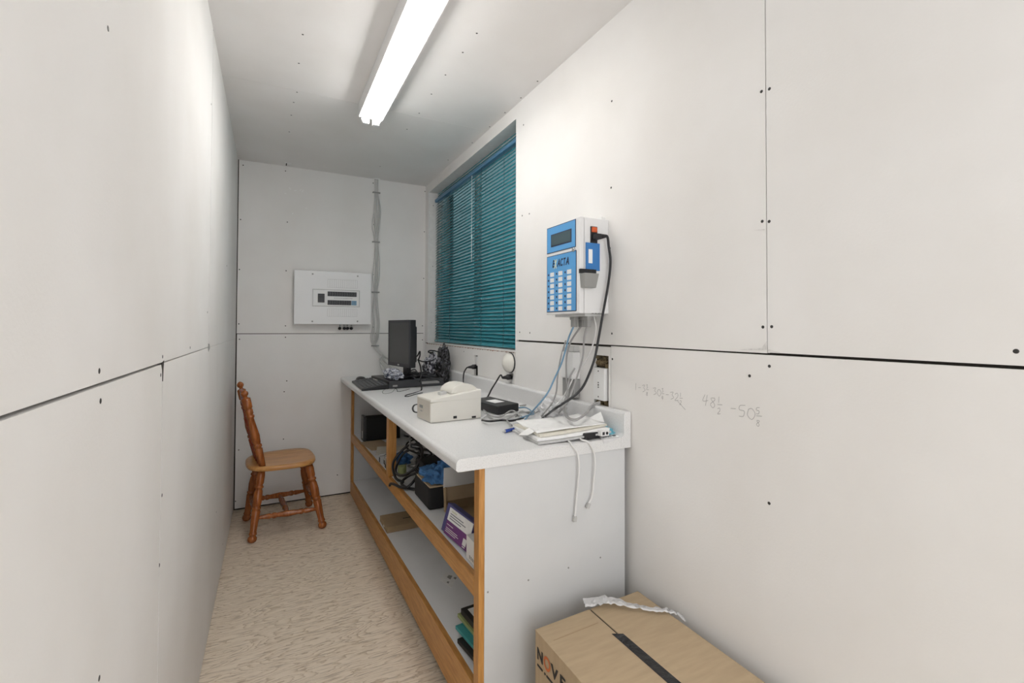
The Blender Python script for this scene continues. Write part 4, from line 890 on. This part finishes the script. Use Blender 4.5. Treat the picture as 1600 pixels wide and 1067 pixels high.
b = MB(); blob(b, (.90, 2.72, onm(0, 2.72)), (.05, .05, .034), 3, .3, 31); tag(b.build('cloth', 'cloth'), 'small dark blue cloth beside the divider post on the middle shelf', 'cloth')
for i, (x, y, h, lb, mt) in enumerate(((.800, 2.79, .040, 'small grey metal connector at the shelf front, furthest from the post', 'lgrey'), (.815, 2.735, .034, 'small beige connector at the shelf front, middle of three', 'cream_side'), (.805, 2.66, .030, 'small grey connector at the shelf front, nearest the divider post', 'mgrey'))):
    o = thing('connector', (x, y, onm(x, y)), lb, 'connector', 'small connectors at the front of the middle shelf')
    z = onm(x, y)
    part('shell', mt, o, lambda b: b.box(x - .014, x + .016, y - .016, y + .016, z, z + h), bevel=.003)
    part('pins', 'black', o, lambda b: b.box(x - .016, x - .013, y - .010, y + .010, z + .006, z + h - .006))
    part('wire', 'cream_pl' if i == 1 else 'mgrey', o, lambda b: b.tube([(x + .01, y, z + h), (x + .03, y - .02, z + h + .012), (x + .06, y - .03, z + .01), (x + .12, y + .03, z + .006)], .003, 6, 6))
# wad of cables behind the post
def loop(c, rx, rz_, tilt, n=10, dz=0, ph=0):
    out = []
    for k in range(n + 1):
        a = ph + 2 * PI * k / n; x = rx * math.cos(a); y = rz_ * math.sin(a)
        out.append((c[0] + x * math.cos(tilt[0]), c[1] + y * math.cos(tilt[1]) + x * math.sin(tilt[0]) * .3, c[2] + y * math.sin(tilt[1]) + dz * k / n))
    return out
zz = onm(0, 2.3)
cable('power_cable', 'black', [(.80, 2.30, zz + .02), (.775, 2.36, zz + .03), (.79, 2.46, zz + .08), (.86, 2.44, zz + .16), (.90, 2.33, zz + .17), (.86, 2.24, zz + .12), (.80, 2.28, zz + .06), (.785, 2.40, zz + .05), (.84, 2.45, zz + .12), (.90, 2.38, zz + .15), (.88, 2.27, zz + .09), (.80, 2.22, zz + .02), (.755, 2.345, zz + .006), (.750, 2.37, zz - .01)], .0065, 'thick black power cord coiled behind the divider post, end over the shelf edge', 'cord')
cable('power_cable', 'black', [(.84, 2.20, zz + .008), (.80, 2.25, zz + .01), (.80, 2.33, zz + .012), (.86, 2.34, zz + .04), (.93, 2.25, zz + .05), (.92, 2.18, zz + .03)], .0065, 'black cord loop lying on the middle shelf in front of the black device', 'cord')
for i in range(6):
    r0 = random.Random(i + 70); P0 = []
    for k in range(9): P0.append((.93 + r0.uniform(-.07, .12), 2.42 + r0.uniform(-.10, .12), zz + .01 + k * .022 + r0.uniform(-.01, .01)))
    cable('loose_cable', ['mgrey', 'black', 'dgrey', 'mgrey', 'black', 'greycable'][i], P0, .005, 'loose cable in the tangle under the counter beside the divider post', 'cable', 'tangled cables on the middle shelf')
b = MB(); b.lathe((.838, 2.475, zz - .002), (.838, 2.475, zz + .05), [(0, .022), (.9, .022), (1, .018)], 16); tag(b.build('small_jar', 'olive'), 'small olive jar at the foot of the divider post', 'jar')
bd = thing('black_device', (.93, 2.22, zz), 'matte black box behind the blue cloth on the middle shelf', 'box')
part('case', 'black_m', bd, lambda b: b.box(.858, 1.10, 2.165, 2.30, zz, zz + .135), bevel=.008)
part('grille', 'dgrey', bd, lambda b: [b.box(.8565, .8585, 2.18, 2.285, zz + .03 + k * .014, zz + .036 + k * .014) for k in range(6)])
z = onm(0, 1.93)
bx = thing('storage_box', (.87, 2.03, z), 'black box with fabric sides and cardboard lid under the blue cloth', 'box')
part('body', 'black_m', bx, lambda b: b.box(.812, .93, 1.925, 2.145, z, z + .092), bevel=.008)
part('lid', 'kraft', bx, lambda b: b.box(.815, .94, 1.922, 2.12, z + .093, z + .100), bevel=.001)
def clothf(b):
    blob(b, (.865, 2.00, z + .1005), (.052, .085, .034), 4, .40, 41, hi=.25); blob(b, (.905, 1.945, z + .120), (.045, .050, .055), 4, .35, 44, hi=.25)
b = MB(); clothf(b); tag(b.build('cloth', 'cloth'), 'crumpled blue cloth on top of the black storage box', 'cloth')
# open carton with white flap
cz = onm(0, 1.55)
oc = thing('open_carton', (1.03, 1.72, cz), 'open cardboard carton with white raised flap on the middle shelf near end', 'carton')
part('carton_wall', 'kraft_d', oc, lambda b: (b.box(.868, 1.25, 1.872, 1.876, cz, cz + .10), b.box(.860, .866, 1.850, 1.872, cz, cz + .10), b.box(1.246, 1.25, 1.55, 1.872, cz, cz + .12), b.box(.90, 1.25, 1.55, 1.554, cz, cz + .05)))
part('carton_base', 'kraft_d', oc, lambda b: b.box(.868, 1.25, 1.55, 1.876, cz - .001, cz + .003))
part('carton_lip', 'kraft', oc, lambda b: b.obox((1.050, 1.864, .583), (.386, .004, .056), (-.15, 0, 0)))
part('carton_flap', 'white_pl', oc, lambda b: b.obox((1.050, 1.862, .651), (.390, .004, .082), (.06, 0, 0)), bevel=.001)
cable('loose_cable', 'greycable', [(.97, 1.70, cz + .02), (.93, 1.68, cz + .07), (.90, 1.62, cz + .10), (.885, 1.54, cz + .105), (.90, 1.47, cz + .06)], .004, 'grey cable arching out of the open carton behind the purple box')
cable('loose_cable', 'black', [(1.0, 1.78, cz + .02), (.95, 1.70, cz + .07), (.92, 1.60, cz + .06), (.96, 1.52, cz + .08), (1.02, 1.60, cz + .05), (.95, 1.66, cz + .03)], .006, 'black cable bundled inside the open carton')
# purple and white product box leaning at the shelf front
pz = onm(0, 1.47)
pbx_ = thing('product_box', (.80, 1.58, pz), 'purple and white thin carton standing at the front of the middle shelf', 'box')
def pp(u, t, h):    # u along -Y, t thickness inward, h up (leaning back)
    return V(.786 + t + h * .28 + u * .10, 1.690 - u, pz + .002 + h * .96 - t * .25 + (.005 if u < .01 else 0))
LU, HH = .205, .098
def pbox(b, u0, u1, t0, t1, h0, h1, mi=0): b.hexa([pp(u, t, h0) for u, t in ((u0, t0), (u1, t0), (u1, t1), (u0, t1))] + [pp(u, t, h1) for u, t in ((u0, t0), (u1, t0), (u1, t1), (u0, t1))], mi)
part('carton', 'violet', pbx_, lambda b: pbox(b, 0, LU, .001, .028, 0, HH), bevel=.0008)
part('white_face', 'paper', pbx_, lambda b: pbox(b, .024, LU - .002, -.0004, .0012, .050, HH - .004))
part('purple_face', 'purple', pbx_, lambda b: pbox(b, .024, LU - .002, -.0004, .0012, .002, .049))
part('printed_lines', 'ink', pbx_, lambda b: [pbox(b, .04, .04 + w_, -.0010, -.0002, h, h + .003) for w_, h in ((.10, .074), (.12, .066), (.09, .058))])
part('printed_lines', 'yellow', pbx_, lambda b: pbox(b, .045, .085, -.0010, -.0002, .083, .087))
part('printed_lines', 'white_pl', pbx_, lambda b: ([pbox(b, .032, .032 + w_, -.0010, -.0002, h, h + .0018) for w_, h in ((.05, .036), (.09, .024), (.10, .018), (.08, .012))], pbox(b, .165, .190, -.0010, -.0002, .012, .034), pbox(b, .168, .187, -.0011, -.0001, .006, .009)))
sb = thing('small_white_box', (.81, 1.41, onm(0, 1.36)), 'white small box behind the near oak post on the middle shelf', 'box')
z = onm(0, 1.37)
part('carton', 'white_pl', sb, lambda b: b.box(.794, .86, 1.372, 1.455, z, z + .075), bevel=.001)
part('vents', 'mgrey', sb, lambda b: [b.box(.7932, .7945, 1.385 + k * .012, 1.391 + k * .012, z + .01, z + .02) for k in range(4)])

# ================================================================= LOW SHELF
z = zl(2.62) + .0015
lc = thing('flat_carton', (.98, 2.70, z), 'flat brown cardboard box lying across the lowest shelf', 'carton')
part('carton', 'kraft_d', lc, lambda b: b.box(.792, 1.16, 2.615, 2.80, z - .001, z + .032), bevel=.002)
part('end_label', 'paper2', lc, lambda b: b.box(.7905, .7925, 2.68, 2.70, z + .008, z + .018))
part('hand_slot', 'gap', lc, lambda b: b.box(.90, .96, 2.695, 2.703, z + .0315, z + .0325))
bk = [(.836, 1.50, .02, 'print_k', 'paper', 'black-edged book with a white cover, topmost on the lowest shelf pile', .30, .24, .30),
      (.835, 1.50, .012, 'olive', 'olive', 'olive green thin book under the black-edged one on the lowest shelf', .30, .25, .36),
      (.820, 1.49, .012, 'teal_c', 'teal_c', 'teal booklet sticking out at the front of the lowest shelf pile', .26, .22, .48),
      (.812, 1.46, .014, 'print_k', 'red_c', 'black booklet with dark red cover at the bottom of the lowest shelf pile', .26, .20, .52)]
zb = zl(1.34) + .003
for i, (x, y, h, m1_, m2_, lb, lx, ly, rz) in enumerate(reversed(bk)):
    o = thing('book', (x + lx / 2, y, zb), lb, 'book', 'books at the near end of the lowest shelf')
    ax, ay = x - .024 + .004 * i, y - .03
    R2 = Euler((0, 0, rz * .25)).to_matrix()
    def bq(px, py): v = R2 @ V(px, py, 0); return (ax + v.x + .03, ay - .10 + v.y)
    def bb(b, x0, x1, y0, y1, z0, z1, mi=0):
        q = [bq(*p) for p in ((x0, y0), (x1, y0), (x1, y1), (x0, y1))]; b.hexa([(*p, z0) for p in q] + [(*p, z1) for p in q], mi)
    part('cover', m1_, o, lambda b: bb(b, 0, lx, 0, ly, zb, zb + h), bevel=.001)
    part('front_print', m2_, o, lambda b: bb(b, .018, lx - .018, .018, ly - .018, zb + h - .0002, zb + h + .0008))
    zb += h + .0015

# ================================================================= BIG CARTON IN FRONT
bc = thing('cardboard_carton', (1.11, .88, 0), 'large closed brown cardboard carton on the floor in front of the cabinet end', 'carton')
cx0, cx1, cy0, cy1, chh_ = .904, 1.306, .57, 1.192, .40
def skew(x, y): t = (x - cx0) / (cx1 - cx0); return (x, y + .018 * t)
def cbx(b, x0, x1, y0, y1, z0, z1, mi=0):
    q = [skew(*p) for p in ((x0, y0), (x1, y0), (x1, y1), (x0, y1))]; b.hexa([(*p, z0) for p in q] + [(*p, z1) for p in q], mi)
part('carton_body', 'kraft', bc, lambda b: cbx(b, cx0, cx1, cy0, cy1, 0.001, chh_ - .004), bevel=.002)
XS = 1.105
part('top_flap', 'kraft', bc, lambda b: cbx(b, cx0 - .001, XS - .003, cy0, cy1, chh_ - .004, chh_), bevel=.0015)
part('top_flap', 'kraft', bc, lambda b: cbx(b, XS + .002, cx1 + .001, cy0, cy1, chh_ - .004, chh_), bevel=.0015)
part('flap_gap', 'gap', bc, lambda b: cbx(b, XS - .003, XS + .002, cy0 + .01, cy1 - .003, chh_ - .0042, chh_ - .003))
part('packing_tape', 'tape', bc, lambda b: (b.hexa([(x, y, chh_ + h) for h in (.0002, .0012) for x, y in ((1.094, .60), (1.124, .60), (1.117, 1.06), (1.088, 1.075))])))
part('crease', 'kraft_d', bc, lambda b: cbx(b, cx0 + .02, XS - .02, 1.1245, 1.1262, chh_ + .0001, chh_ + .0005))
# side print reading N O V E, on the face toward the aisle
def side_text(s_, y, z, size, mt, wd):
    text_mesh('print_letter', s_, size, mt, bc, (cx0 - .0015, y, z), (0, -1, 0), (0, 0, 1), depth=.0003, width=wd)
side_text('N', 1.180, .327, .046, 'print_k', .032)
b = MB(); N_ = 24
for k in range(N_):
    a0, a1 = 2 * PI * k / N_, 2 * PI * (k + 1) / N_
    for (r0, r1) in ((.011, .0175),):
        q = [(cx0 - .0016, 1.125 + r * math.cos(a), .343 + r * 1.1 * math.sin(a)) for r, a in ((r0, a0), (r1, a0), (r1, a1), (r0, a1))]
        b.bm.faces.new([b.bm.verts.new(p) for p in q])
b.build('print_ring', 'print_o', bc)
side_text('V', 1.103, .327, .046, 'print_k', .034); side_text('E', 1.062, .327, .046, 'print_k', .028)
part('small_print', 'print_k', bc, lambda b: [b.box(cx0 - .0016, cx0 + .001, y - w_, y, .306, .311) for y, w_ in ((1.178, .028), (1.140, .006), (1.128, .036), (1.084, .010), (1.066, .03), (1.028, .04))])
part('small_print', 'print_o', bc, lambda b: [b.box(cx0 - .0016, cx0 + .001, y - .004, y, .285, .303) for y in (1.075, 1.045)])
# twisted strip of stretch film lying over the carton
def filmf(b):
    ctr = [(1.099,1.225,0.405), (1.136,1.208,0.408), (1.175,1.185,0.412), (1.200,1.153,0.410), (1.237,1.123,0.406), (1.272,1.091,0.406), (1.304,1.071,0.404), (1.319,1.047,0.403), (1.312,1.011,0.402)]
    wd = [.040, .034, .030, .018, .010, .011, .010, .006, .004]
    P_ = spline([V(p) for p in ctr], 5); Wd = spline([V(x, 0, 0) for x in wd], 5); rows = []
    from mathutils import noise
    for i, p in enumerate(P_):
        t = (P_[min(i + 1, len(P_) - 1)] - P_[max(0, i - 1)]); t.z = 0; t.normalize(); sd = V(-t.y, t.x, 0); r_ = []
        for j in range(7):
            u = j / 6 * 2 - 1; h = abs(noise.noise(V(i * .7, u * 3, 1.3))) * .012 + (.006 if j % 2 else 0)
            r_.append(b.bm.verts.new(p + sd * u * Wd[i].x * .6 + V(0, 0, h)))
        rows.append(r_)
    for i in range(len(rows) - 1):
        for j in range(6): b.bm.faces.new((rows[i][j], rows[i][j + 1], rows[i + 1][j + 1], rows[i + 1][j])).smooth = True
b = MB(); filmf(b); tag(b.build('plastic_strip', 'strip'), 'crumpled strip of clear plastic film lying across the big carton', 'plastic strip')
